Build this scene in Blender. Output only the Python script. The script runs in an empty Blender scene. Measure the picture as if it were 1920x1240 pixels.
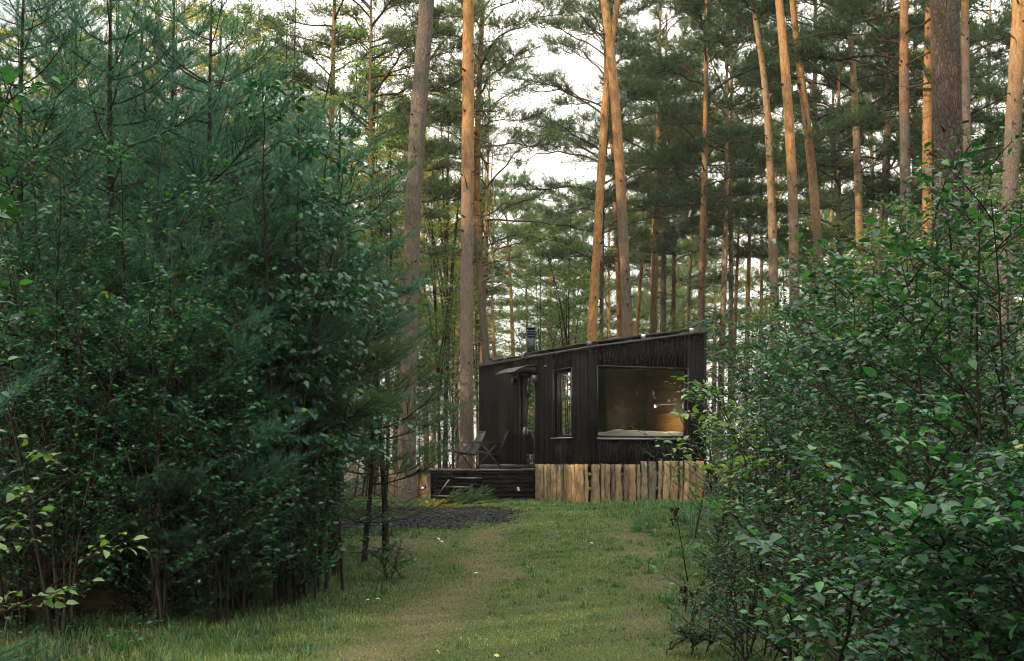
import bpy, math, random
import numpy as np
from mathutils import Vector

S = bpy.context.scene
COL = S.collection
# ------------------------------------------------------------------ camera
EYE = 1.5; FPX = 2600.0; HORIZ = 866.0
cam = bpy.data.cameras.new('camera'); co = bpy.data.objects.new('camera', cam); COL.objects.link(co)
co.location = (0, 0, EYE); co.rotation_euler = (math.radians(90), 0, 0)
cam.sensor_fit = 'HORIZONTAL'; cam.sensor_width = 36.0; cam.lens = FPX / 1920 * 36
cam.shift_y = (HORIZ - 620) / 1920.0
cam.clip_end = 3000
S.camera = co
# ------------------------------------------------------------------ world and sun
SUN_EL, SUN_AZ = 17.0, 236.0          # azimuth clockwise from +Y
W = bpy.data.worlds.new('World'); S.world = W; W.use_nodes = True
wn = W.node_tree.nodes; wl = W.node_tree.links; wn.clear()
sky = wn.new('ShaderNodeTexSky'); sky.sky_type = 'NISHITA'; sky.sun_disc = False
sky.sun_elevation = math.radians(SUN_EL); sky.sun_rotation = math.radians(SUN_AZ)
sky.air_density = 1.0; sky.dust_density = 2.0; sky.ozone_density = 1.0
tc = wn.new('ShaderNodeTexCoord'); mp = wn.new('ShaderNodeMapping'); mp.inputs['Scale'].default_value = (1, 1, 2.5)
ns = wn.new('ShaderNodeTexNoise'); ns.inputs['Scale'].default_value = 2.2; ns.inputs['Detail'].default_value = 7
rp = wn.new('ShaderNodeValToRGB'); rp.color_ramp.elements[0].position = 0.26; rp.color_ramp.elements[1].position = 0.52
mx = wn.new('ShaderNodeMix'); mx.data_type = 'RGBA'
mx.inputs['B'].default_value = (11.6, 11.1, 10.0, 1)
bg = wn.new('ShaderNodeBackground'); bg.inputs['Strength'].default_value = 0.085
ow = wn.new('ShaderNodeOutputWorld')
wl.new(tc.outputs['Generated'], mp.inputs['Vector']); wl.new(mp.outputs[0], ns.inputs['Vector'])
wl.new(ns.outputs['Fac'], rp.inputs[0]); wl.new(rp.outputs[0], mx.inputs['Factor'])
wl.new(sky.outputs[0], mx.inputs['A']); sx = wn.new('ShaderNodeSeparateXYZ'); wl.new(tc.outputs['Generated'], sx.inputs[0])      # overcast veil: brighter overhead than at the horizon
mr = wn.new('ShaderNodeMapRange'); mr.inputs['From Min'].default_value = 0.0; mr.inputs['From Max'].default_value = 0.9; mr.inputs['To Min'].default_value = 0.50; mr.inputs['To Max'].default_value = 1.75
wl.new(sx.outputs[2], mr.inputs['Value']); vm = wn.new('ShaderNodeVectorMath'); vm.operation = 'SCALE'; wl.new(mx.outputs['Result'], vm.inputs[0]); wl.new(mr.outputs[0], vm.inputs['Scale'])
wl.new(vm.outputs[0], bg.inputs[0]); wl.new(bg.outputs[0], ow.inputs[0])
sd = bpy.data.lights.new('sun', 'SUN'); sd.energy = 2.0; sd.angle = math.radians(0.5); sd.color = (1.0, 0.76, 0.48)
so = bpy.data.objects.new('sun', sd); COL.objects.link(so)
az, el = math.radians(SUN_AZ), math.radians(SUN_EL)
tosun = Vector((math.sin(az) * math.cos(el), math.cos(az) * math.cos(el), math.sin(el)))
so.rotation_euler = tosun.to_track_quat('Z', 'Y').to_euler(); so.location = (-20, -20, 30)
S.view_settings.view_transform = 'Standard'; S.view_settings.look = 'None'
S.view_settings.exposure = 1.35; S.view_settings.gamma = 1.0
S.render.engine = 'CYCLES'
cy = S.cycles
cy.use_denoising = True; cy.denoising_prefilter = 'FAST'; cy.pixel_filter_type = 'BLACKMAN_HARRIS'; cy.filter_width = 1.0; cy.max_bounces = 6; cy.diffuse_bounces = 3; cy.glossy_bounces = 3
cy.transmission_bounces = 4; cy.transparent_max_bounces = 8; cy.sample_clamp_indirect = 2
cy.use_adaptive_sampling = True; cy.adaptive_threshold = 0.01; cy.adaptive_min_samples = 48

# ------------------------------------------------------------------ object helpers
def link(o, parent=None):
    COL.objects.link(o)
    if parent: o.parent = parent
    return o
def tag(o, label=None, cat=None, group=None, kind=None):
    if label: o['label'] = label
    if cat: o['category'] = cat
    if group: o['group'] = group
    if kind: o['kind'] = kind
    return o
def empty(name, loc, rz=0, label=None, cat=None, group=None):
    o = bpy.data.objects.new(name, None); o.location = loc; o.rotation_euler = (0, 0, rz)
    o.empty_display_size = 0.1
    COL.objects.link(o); return tag(o, label, cat, group)
def mk(name, V, Fs, mat, parent=None, smooth=False, mid=None, mats=None):
    """V (n,3); Fs list of (m,k) int arrays"""
    if not isinstance(Fs, list): Fs = [Fs]
    V = np.asarray(V, dtype=np.float32)
    me = bpy.data.meshes.new(name)
    me.vertices.add(len(V)); me.vertices.foreach_set('co', V.ravel())
    tot = np.concatenate([np.full(len(F), F.shape[1]) for F in Fs]).astype(np.int32)
    idx = np.concatenate([F.ravel() for F in Fs]).astype(np.int32)
    st = np.concatenate([[0], np.cumsum(tot)[:-1]]).astype(np.int32)
    me.loops.add(len(idx)); me.loops.foreach_set('vertex_index', idx)
    me.polygons.add(len(tot)); me.polygons.foreach_set('loop_start', st); me.polygons.foreach_set('loop_total', tot)
    for m in (mats or [mat]): me.materials.append(m)
    if mid is not None: me.polygons.foreach_set('material_index', np.asarray(mid, dtype=np.int32))
    if smooth: me.polygons.foreach_set('use_smooth', np.ones(len(tot), dtype=bool))
    me.update(calc_edges=True)
    return link(bpy.data.objects.new(name, me), parent)

class MB:
    """collects shapes with 3- or 4-sided faces into one mesh"""
    def __init__(s): s.v = []; s.q = []; s.t = []; s.n = 0
    def add(s, V, F):
        V = np.asarray(V, float).reshape(-1, 3); F = np.asarray(F, int)
        (s.q if F.shape[1] == 4 else s.t).append(F + s.n); s.v.append(V); s.n += len(V); return s
    def box(s, a, b):
        (x0, y0, z0), (x1, y1, z1) = a, b
        V = [(x0,y0,z0),(x1,y0,z0),(x1,y1,z0),(x0,y1,z0),(x0,y0,z1),(x1,y0,z1),(x1,y1,z1),(x0,y1,z1)]
        return s.add(V, [(0,3,2,1),(4,5,6,7),(0,1,5,4),(1,2,6,5),(2,3,7,6),(3,0,4,7)])
    def hexa(s, V):
        return s.add(V, [(0,3,2,1),(4,5,6,7),(0,1,5,4),(1,2,6,5),(2,3,7,6),(3,0,4,7)])
    def tube(s, pts, rad, sides=8, cap=True):
        pts = np.asarray(pts, float)
        rad = np.full(len(pts), rad) if np.isscalar(rad) else np.asarray(rad, float)
        V, F = tubes(pts[None], rad[None], sides)
        s.add(V, F)
        if cap:
            n = len(pts)
            for k, r0 in ((0, 0), (n - 1, (n - 1) * sides)):
                base = s.n; s.v.append(pts[k:k+1]); s.n += 1
                off = base - len(V) + r0 if k == 0 else base - len(V) - 1 + r0
                ring = [off + i for i in range(sides)]
                T = [(base, ring[(i+1) % sides], ring[i]) if k == 0 else (base, ring[i], ring[(i+1) % sides]) for i in range(sides)]
                s.t.append(np.array(T))
        return s
    def bar(s, a, b, w, h=None):
        a = np.array(a, float); b = np.array(b, float); h = h or w
        d = b - a; d /= np.linalg.norm(d); up = np.array([0, 0, 1.0])
        if abs(d[2]) > .95: up = np.array([0, 1.0, 0])
        r = np.cross(d, up); r /= np.linalg.norm(r); u = np.cross(r, d)
        V = [p + r*sx*w/2 + u*sz*h/2 for p in (a, b) for sx, sz in ((-1,-1),(1,-1),(1,1),(-1,1))]
        return s.add(V, [(0,1,2,3),(7,6,5,4),(0,4,5,1),(1,5,6,2),(2,6,7,3),(3,7,4,0)])
    def build(s, name, mat, parent=None, smooth=False):
        Fs = []
        if s.q: Fs.append(np.concatenate(s.q))
        if s.t: Fs.append(np.concatenate(s.t))
        return mk(name, np.concatenate(s.v), Fs, mat, parent, smooth)

def unit(a): return a / np.maximum(np.linalg.norm(a, axis=-1, keepdims=True), 1e-9)
def frames(T, ref=None):
    ref = np.broadcast_to(np.array([0.31, 0.17, 0.93]) if ref is None else ref, T.shape)
    N = np.cross(T, ref); bad = np.linalg.norm(N, axis=-1) < 0.15
    if bad.any(): N[bad] = np.cross(T[bad], np.array([1.0, 0.1, 0]))
    N = unit(N); return N, np.cross(T, N)
def tubes(P, R, sides):
    """P (m,n,3) R (m,n)"""
    m, n, _ = P.shape
    T = unit(np.gradient(P, axis=1)); Tm = unit(T.mean(axis=1, keepdims=True))
    N0, _ = frames(Tm[:, 0]); N0 = np.broadcast_to(N0[:, None], T.shape)
    B = unit(np.cross(T, N0)); N = np.cross(B, T)
    a = np.arange(sides) * 2 * math.pi / sides
    V = P[:, :, None] + R[:, :, None, None] * (np.cos(a)[:, None] * N[:, :, None] + np.sin(a)[:, None] * B[:, :, None])
    i = np.arange(m)[:, None, None] * n * sides + np.arange(n - 1)[None, :, None] * sides
    j = np.arange(sides)[None, None]; k = (j + 1) % sides
    F = np.stack([i + j, i + k, i + sides + k, i + sides + j], -1).reshape(-1, 4)
    return V.reshape(-1, 3), F
def bez(P0, P1, P2, n):
    t = np.linspace(0, 1, n)[:, None]
    P0, P1, P2 = (np.asarray(p)[..., None, :] for p in (P0, P1, P2))
    return (1-t)**2 * P0 + 2*t*(1-t) * P1 + t*t * P2
def smooth01(a, b, x):
    t = np.clip((x - a) / (b - a), 0, 1); return t*t*(3-2*t)
def at(px, py, Y):
    return np.array([(px - 960) / FPX * Y, Y, EYE + (HORIZ - py) / FPX * Y])
_r = np.random.RandomState(5); _ph = _r.rand(10) * 7; _dx = _r.randn(10); _dy = _r.randn(10)
def gz(x, y):
    x = np.asarray(x, float); y = np.asarray(y, float)
    z = 0.63 * smooth01(8, 27, y)
    n = sum(np.sin(_dx[i] * x * (0.5 + .25*i) + _dy[i] * y * (.5 + .25*i) + _ph[i]) / (2 + i) for i in range(10))
    amp = 0.022 * (1 - smooth01(26, 29, y) * (1 - smooth01(36, 40, y)) * .7)
    return z + amp * n - 0.8 * smooth01(60, 110, y)

# ------------------------------------------------------------------ material helpers
class Mat:
    def __init__(s, name):
        s.m = bpy.data.materials.new(name); s.m.use_nodes = True
        s.n = s.m.node_tree.nodes; s.l = s.m.node_tree.links; s.b = s.n['Principled BSDF']; s.o = s.n['Material Output']
    def node(s, t, **kw):
        n = s.n.new(t)
        for k, v in kw.items():
            if k in n.inputs.keys(): 
                try: n.inputs[k].default_value = v
                except Exception: s.l.new(v, n.inputs[k])
            else: setattr(n, k, v)
        return n
    def coord(s, scale=(1, 1, 1), kind='Object'):
        t = s.node('ShaderNodeTexCoord'); m = s.node('ShaderNodeMapping'); m.inputs['Scale'].default_value = scale
        s.l.new(t.outputs[kind], m.inputs[0]); return m.outputs[0]
    def noise(s, vec, scale, detail=5, rough=0.55):
        n = s.node('ShaderNodeTexNoise'); n.inputs['Scale'].default_value = scale; n.inputs['Detail'].default_value = detail
        n.inputs['Roughness'].default_value = rough; s.l.new(vec, n.inputs['Vector']); return n.outputs['Fac']
    def ramp(s, fac, stops):
        r = s.node('ShaderNodeValToRGB'); e = r.color_ramp.elements
        while len(e) < len(stops): e.new(0.5)
        for k, (p, c) in zip(e, stops):
            k.position = p; k.color = (*c, 1) if not np.isscalar(c) else (c, c, c, 1)
        s.l.new(fac, r.inputs[0]); return r.outputs[0]
    def mix(s, f, a, b, blend='MIX'):
        n = s.node('ShaderNodeMix'); n.data_type = 'RGBA'; n.blend_type = blend
        for k, v in (('Factor', f), ('A', a), ('B', b)):
            if isinstance(v, (int, float)): n.inputs[k].default_value = v if k == 'Factor' else (v, v, v, 1)
            elif isinstance(v, tuple): n.inputs[k].default_value = (*v, 1)
            else: s.l.new(v, n.inputs[k])
        return n.outputs['Result']
    def math(s, op, a, b=None, clamp=False):
        n = s.node('ShaderNodeMath'); n.operation = op; n.use_clamp = clamp
        for i, v in enumerate((a, b)):
            if v is None: continue
            if isinstance(v, (int, float)): n.inputs[i].default_value = v
            else: s.l.new(v, n.inputs[i])
        return n.outputs[0]
    def bump(s, h, strength=0.5, dist=0.02):
        b = s.node('ShaderNodeBump'); b.inputs['Strength'].default_value = strength; b.inputs['Distance'].default_value = dist
        s.l.new(h, b.inputs['Height']); s.l.new(b.outputs[0], s.b.inputs['Normal'])
    def base(s, c): 
        if isinstance(c, tuple): s.b.inputs['Base Color'].default_value = (*c, 1)
        else: s.l.new(c, s.b.inputs['Base Color'])
    def rough(s, r, spec=0.5):
        s.b.inputs['Roughness'].default_value = r; s.b.inputs['Specular IOR Level'].default_value = spec
        return s

def foliage(name, cols, rough=0.42, spec=0.5, trans=0.3, tcol=None, rare=None, bigs=1.3, bigw=.4):
    """cols: dark, mid, light; every leaf its own tint"""
    M = Mat(name); g = M.node('ShaderNodeNewGeometry'); rnd = g.outputs['Random Per Island']
    oi = M.node('ShaderNodeObjectInfo')
    vec = M.coord((1, 1, 1)); big = M.noise(vec, bigs, 3)
    f = M.math('ADD', M.math('MULTIPLY', rnd, 0.75), M.math('MULTIPLY', M.math('SUBTRACT', big, .5), bigw * 2.5)); f = M.math('ADD', f, .2)
    c = M.ramp(f, [(0.15, cols[0]), (0.55, cols[1]), (0.95, cols[2])])
    if rare:
        c = M.mix(M.math('GREATER_THAN', rnd, 0.995), c, rare)
    hs = M.node('ShaderNodeHueSaturation'); M.l.new(c, hs.inputs['Color'])
    M.l.new(M.math('ADD', M.math('MULTIPLY', oi.outputs['Random'], 0.35), 0.85), hs.inputs['Value'])
    c = hs.outputs[0]
    M.base(c); M.rough(rough, spec)
    if trans:
        t = M.node('ShaderNodeBsdfTranslucent')
        tint = M.mix(1.0, c, tcol or (1.5, 1.9, 0.7), 'MULTIPLY'); M.l.new(tint, t.inputs['Color'])
        mxs = M.node('ShaderNodeMixShader'); mxs.inputs[0].default_value = trans
        M.l.new(M.b.outputs[0], mxs.inputs[1]); M.l.new(t.outputs[0], mxs.inputs[2]); M.l.new(mxs.outputs[0], M.o.inputs[0])
    return M.m

def bark(name, low, high, h0, h1, scale=1.0, bump=0.6):
    """grey ridged bark below h0 turning to thin flaky bark above h1 (metres up the trunk)"""
    M = Mat(name); v = M.coord((1, 1, 0.32)); w = M.coord((1, 1, 1))
    oi = M.node('ShaderNodeObjectInfo')
    off = M.node('ShaderNodeVectorMath'); off.operation = 'ADD'; M.l.new(v, off.inputs[0])
    cmb = M.node('ShaderNodeCombineXYZ'); M.l.new(M.math('MULTIPLY', oi.outputs['Random'], 50.0), cmb.inputs[0]); M.l.new(cmb.outputs[0], off.inputs[1])
    v = off.outputs[0]
    dist = M.node('ShaderNodeTexNoise'); dist.inputs['Scale'].default_value = 18 * scale; dist.inputs['Detail'].default_value = 5; M.l.new(v, dist.inputs['Vector'])
    vv = M.node('ShaderNodeVectorMath'); vv.operation = 'MULTIPLY_ADD'; M.l.new(dist.outputs['Color'], vv.inputs[0]); vv.inputs[1].default_value = (.10, .10, .10); M.l.new(v, vv.inputs[2])
    vor = M.node('ShaderNodeTexVoronoi'); vor.feature = 'DISTANCE_TO_EDGE'; vor.inputs['Scale'].default_value = 27 * scale
    M.l.new(vv.outputs[0], vor.inputs['Vector'])
    crack = M.ramp(vor.outputs['Distance'], [(0.0, 0.0), (0.22, 1.0)])
    vc = M.node('ShaderNodeTexVoronoi'); vc.inputs['Scale'].default_value = 27 * scale; M.l.new(vv.outputs[0], vc.inputs['Vector'])
    cell = M.node('ShaderNodeSeparateColor'); M.l.new(vc.outputs['Color'], cell.inputs[0])
    nz = M.noise(v, 60 * scale, 6, 0.65); n2 = M.noise(v, 3.0, 4)
    k = lambda c, f: tuple(x * f for x in c)
    lc = M.mix(M.math('ADD', M.math('MULTIPLY', crack, .8), .2), k(low, 0.4), M.ramp(nz, [(0.3, k(low, 0.6)), (0.7, k(low, 1.35))]))
    lc = M.mix(M.math('MULTIPLY', cell.outputs[0], 0.35), lc, k(low, 1.6))
    lc = M.mix(M.ramp(n2, [(0.52, 0.0), (0.7, 0.45)]), lc, (0.10, 0.13, 0.10))       # lichen
    n4 = M.noise(v, 15, 6, .7); hc = M.mix(M.ramp(n4, [(0.36, 0.0), (0.60, 1.0)]), k(high, 0.30), k(high, 1.1)); hc = M.mix(M.math('MULTIPLY', M.ramp(nz, [(0.35, 0.0), (0.65, 1.0)]), .5), hc, k(high, 1.25))
    hc = M.mix(M.ramp(n2, [(0.45, 0.0), (0.75, 0.6)]), hc, k((high[0]*.9, high[1]*1.15, high[2]*1.4), 1.15))
    sep = M.node('ShaderNodeSeparateXYZ'); M.l.new(w, sep.inputs[0])
    z = M.math('ADD', sep.outputs[2], M.math('MULTIPLY', M.math('SUBTRACT', M.noise(w, 1.2, 5), 0.5), (h1 - h0) * 1.5))
    f = M.node('ShaderNodeMapRange'); f.interpolation_type = 'SMOOTHSTEP'; f.inputs['From Min'].default_value = h0; f.inputs['From Max'].default_value = h1
    M.l.new(z, f.inputs['Value'])
    M.base(M.mix(f.outputs[0], lc, hc)); M.rough(0.85, 0.25)
    M.bump(M.math('ADD', M.math('MULTIPLY', crack, 0.8), M.math('MULTIPLY', nz, 0.5)), bump, 0.03)
    return M.m

def plain(name, c, rough=0.6, spec=0.5, metal=0.0, var=0.25, scale=8, bump=0.0, stretch=(1, 1, 1)):
    M = Mat(name); v = M.coord(stretch); n = M.noise(v, scale, 6)
    M.base(M.mix(M.ramp(n, [(0.3, 0.0), (0.7, 1.0)]), tuple(x*(1-var) for x in c), tuple(x*(1+var) for x in c)))
    M.rough(rough, spec); M.b.inputs['Metallic'].default_value = metal
    if bump: M.bump(n, bump, 0.01)
    return M.m

# materials ---------------------------------------------------------
m_ypine = foliage('young_pine_needles', [(0.014,0.056,0.035), (0.042,0.14,0.088), (0.14,0.30,0.20)], 0.5, 0.25, 0.2, (1.0,1.6,.9))
m_ypine2 = foliage('olive_pine_needles', [(0.025,0.055,0.028), (0.055,0.105,0.048), (0.12,0.17,0.075)], 0.5, 0.25, 0.25)
m_pine = foliage('pine_needles', [(0.022,0.052,0.030), (0.042,0.088,0.046), (0.08,0.14,0.065)], 0.55, 0.25, 0.3, (1.5,1.7,.7))
m_leaf = foliage('shrub_leaves', [(0.006,0.034,0.020), (0.016,0.068,0.036), (0.055,0.175,0.06)], 0.42, 0.35, 0.25, (1.5,1.9,.6), rare=(.22,.2,.04))
m_leaf_teal = foliage('dark_leaves', [(0.008,0.040,0.022), (0.019,0.082,0.042), (0.055,0.18,0.085)], 0.40, 0.35, 0.22, (1.3,1.9,.8), rare=(.2,.22,.03))
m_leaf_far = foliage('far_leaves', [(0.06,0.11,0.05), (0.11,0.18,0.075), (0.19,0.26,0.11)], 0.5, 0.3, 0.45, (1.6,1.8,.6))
m_pine_hazed = foliage('haze_paled_pine_needles', [(0.06,0.10,0.06), (0.10,0.155,0.085), (0.17,0.21,0.11)], 0.55, 0.25, 0.4, (1.5,1.6,.7))  # haze fade of the far pines put into a paler needle colour
m_leaf_yellow = foliage('sunglow_tinted_leaves', [(0.12,0.15,0.04), (0.24,0.25,0.065), (0.42,0.36,0.09)], 0.5, 0.3, 0.5, (1.6,1.5,.6))  # yellow sun glow on background foliage put into the leaf colour
m_fresh = foliage('fresh_leaves', [(0.06,0.13,0.04), (0.11,0.20,0.05), (0.20,0.29,0.08)], 0.4, 0.5, 0.35)
m_twig = plain('twig_bark', (0.02, 0.016, 0.012), 0.8, 0.2, scale=20)
m_stem = plain('stem_bark', (0.024, 0.017, 0.012), 0.85, 0.2, scale=14, bump=.3, stretch=(1,1,.3), var=.45)
m_limb = plain('limb_bark', (0.07, 0.045, 0.03), 0.85, 0.2, scale=6, var=.5)
b_high = bark('high_orange_pine_bark', (0.15, 0.12, 0.10), (0.44, 0.235, 0.10), 7.5, 10.5)
b_grey = bark('grey_pine_bark', (0.155, 0.12, 0.098), (0.42, 0.225, 0.10), 10.5, 14)
b_mid = bark('half_orange_pine_bark', (0.16, 0.12, 0.092), (0.44, 0.235, 0.10), 6.0, 10.5)
b_orange = bark('orange_pine_bark', (0.24, 0.13, 0.07), (0.46, 0.235, 0.095), 0.5, 4.5)
b_dark = bark('dark_pine_bark', (0.105, 0.075, 0.06), (0.30, 0.16, 0.08), 9, 16, 0.8, 0.9)
b_pale = bark('pale_pine_bark', (0.26, 0.18, 0.13), (0.40, 0.26, 0.15), 5, 10)
b_pink = bark('pinkish_pine_bark', (0.225, 0.165, 0.135), (0.48, 0.25, 0.10), 6.5, 10, 1.3)

# ------------------------------------------------------------------ foliage builders
LEAF_V = np.array([(0,0,0), (0.22,.0,.02), (.30,-.25,.07), (.30,.25,.07), (.55,0,.02), (.66,-.22,.05), (.66,.22,.05), (1.0,0,-.15)])
LEAF_T = np.array([(0,2,1),(0,1,3),(1,2,4),(1,4,3),(2,5,4),(3,4,6),(4,5,7),(4,7,6)])
LEAF4_V = np.array([(0,0,0), (.45,-.27,.03), (.45,.27,.03), (1.0,0,-.05), (.45,0,-.02)])
LEAF4_T = np.array([(0,1,4),(0,4,2),(4,1,3),(4,3,2)])
def leaves_mesh(P, D, N, L, hi=True):
    """P pos, D axis, N normal hint, L length"""
    TV, TT = (LEAF_V, LEAF_T) if hi else (LEAF4_V, LEAF4_T)
    D = unit(D); B = unit(np.cross(N, D)); Nn = np.cross(D, B)
    w = 1.0
    V = P[:, None] + L[:, None, None] * (TV[:, 0][None, :, None] * D[:, None] + w * TV[:, 1][None, :, None] * B[:, None] + TV[:, 2][None, :, None] * Nn[:, None])
    F = (np.arange(len(P)) * len(TV))[:, None, None] + TT[None]
    return V.reshape(-1, 3), F.reshape(-1, 3)

def needles_mesh(A, D, L, rng, n=36, nl=0.06, w=0.003, spread=0.9, tipspread=0.5):
    """foxtail shoots: A start, D dir, L length"""
    m = len(A); D = unit(D); N, B = frames(D)
    t = rng.rand(m, n) ** 0.9
    a = rng.rand(m, n) * 2 * math.pi
    th = spread + (tipspread - spread) * t + rng.randn(m, n) * 0.12
    rad = np.cos(a)[..., None] * N[:, None] + np.sin(a)[..., None] * B[:, None]
    dr = np.cos(th)[..., None] * D[:, None] + np.sin(th)[..., None] * rad
    dr = unit(dr + np.array([0, 0, 0.10]))
    P = A[:, None] + D[:, None] * (t * L[:, None])[..., None]
    l = nl * (0.75 + 0.5 * rng.rand(m, n))
    side = unit(np.cross(dr, rad + rng.randn(m, n, 3) * 0.6)) * (w / 2)
    V = np.stack([P - side, P + side, P + dr * l[..., None]], 2)
    k = m * n
    return V.reshape(-1, 3), np.arange(k * 3).reshape(-1, 3)

class Acc:
    def __init__(s): s.V = []; s.F = []; s.n = 0
    def add(s, VF):
        V, F = VF; s.V.append(V); s.F.append(F + s.n); s.n += len(V)
    def get(s): return np.concatenate(s.V), np.concatenate(s.F)

def young_pine(name, x, y, H, R, rng, label, cat='young pine', group=None, mat=m_ypine, low=0.22, fine=False, lean=(0, 0), dens=1.0):
    z0 = float(gz(x, y)) - .03
    root = empty(name, (x, y, z0), 0, label, cat, group)
    wood = Acc(); nd = Acc()
    n = 12; t = np.linspace(0, 1, n)
    P = np.stack([lean[0]*t**1.5 + .05*np.sin(t*5 + rng.rand()*6), lean[1]*t**1.5 + .05*np.sin(t*4), t*H], -1)
    rt = (0.014 + 0.0095*H) * (1 - t*0.88)
    wood.add(tubes(P[None], rt[None], 9))
    axis = lambda h: np.array([np.interp(h/H, t, P[:, k]) for k in range(3)])
    SA, SD, SL = [], [], []
    SA.append(axis(H*.95)); SD.append(np.array([0,0,1.])); SL.append(H*.05 + .15)
    h = H * low; gap = 0.42
    while h < H * 0.97:
        f = (h/H - low) / (1 - low)
        L0 = R * (1 - f) ** 0.6 * (0.55 + 0.45 * min(1, f * 5)) + 0.12
        nb = rng.randint(5, 8)
        a0 = rng.rand() * 6.28
        for k in range(nb):
            a = a0 + k * 6.28 / nb + rng.randn() * .25; L = L0 * (0.7 + .45*rng.rand()); hh = h + rng.randn() * .05
            out = np.array([math.cos(a), math.sin(a), 0]); rise = 0.25 + 0.75 * f
            S0 = axis(hh); E = S0 + out * L + np.array([0, 0, L * rise * (0.55 + .3*rng.rand())]); Mid = S0 + out * L * .55 + np.array([0, 0, L * (rise * .15 - .05)])
            B = bez(S0, Mid, E, 7); wood.add(tubes(B[None], np.linspace(0.005 + L*.006, .0025, 7)[None], 5))
            Tn = unit(np.gradient(B, axis=0))
            SA.append(B[-1]); SD.append(Tn[-1]); SL.append(.16 + .1*rng.rand())
            ns_ = max(3, int(L * 17 * dens))
            for q in range(ns_):
                u = 0.25 + 0.75 * (q + rng.rand()) / ns_; i = u * 6; i0 = min(5, int(i)); pt = B[i0] + (B[i0+1] - B[i0]) * (i - i0)
                sgn = 1 if q % 2 else -1; side = np.cross(Tn[i0], [0, 0, 1.]) * sgn
                d = unit(Tn[i0] * .75 + side * (.75 + .3*rng.randn()) + np.array([0, 0, .12 + .28*rng.rand()]))
                ll = (0.15 + 0.20 * rng.rand()) * (0.6 + 0.5 * (1 - abs(u - .55)))
                if L > .9 and u < .75:      # a side branch carrying shoots of its own
                    ll2 = L * .32 * (1.1 - u) + .1
                    e = pt + d * ll2; wood.add(tubes(np.stack([pt, (pt+e)/2 + [0, 0, -.01], e])[None], np.array([[.005, .004, .003]]), 4))
                    for r in range(3):
                        p2 = pt + (e - pt) * (.35 + .32 * r); dd = unit(d + rng.randn(3) * .45 + [0, 0, .15])
                        SA.append(p2); SD.append(dd); SL.append(.14 + .12*rng.rand())
                else:
                    SA.append(pt); SD.append(d); SL.append(ll)
        # shoots round the leader
        if f > .5:
            SA.append(axis(h)); SD.append(np.array([0, 0, 1.])); SL.append(gap)
        h += gap * (0.8 + .4*rng.rand()) * (1.1 - .35*f)
    # dead twigs low on the stem
    for _ in range(int(H * 6)):
        hh = H * (0.05 + rng.rand() * (low + .1)); a = rng.rand() * 6.28; L = .15 + rng.rand() * .55
        S0 = axis(hh); E = S0 + np.array([math.cos(a)*L, math.sin(a)*L, rng.randn() * .12])
        wood.add(tubes(bez(S0, (S0+E)/2 + rng.randn(3)*.04, E, 4)[None], np.array([[.006, .004, .003, .002]]), 4))
    SA = np.array(SA); SD = np.array(SD); SL = np.array(SL)
    # shoot stems
    E = SA + unit(SD) * SL[:, None]
    wood.add(tubes(np.stack([SA, E], 1), np.tile([.0028, .0015], (len(SA), 1)), 3))
    nn, nl, w = (110, .058, .0018) if fine else (58, .068, .0040)
    nd.add(needles_mesh(SA, SD, SL, rng, nn, nl, w))
    V, F = wood.get(); mk('trunk', V, F, m_stem, root, True)
    V, F = nd.get(); mk('crown', V, F, mat, root)
    return root

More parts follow.
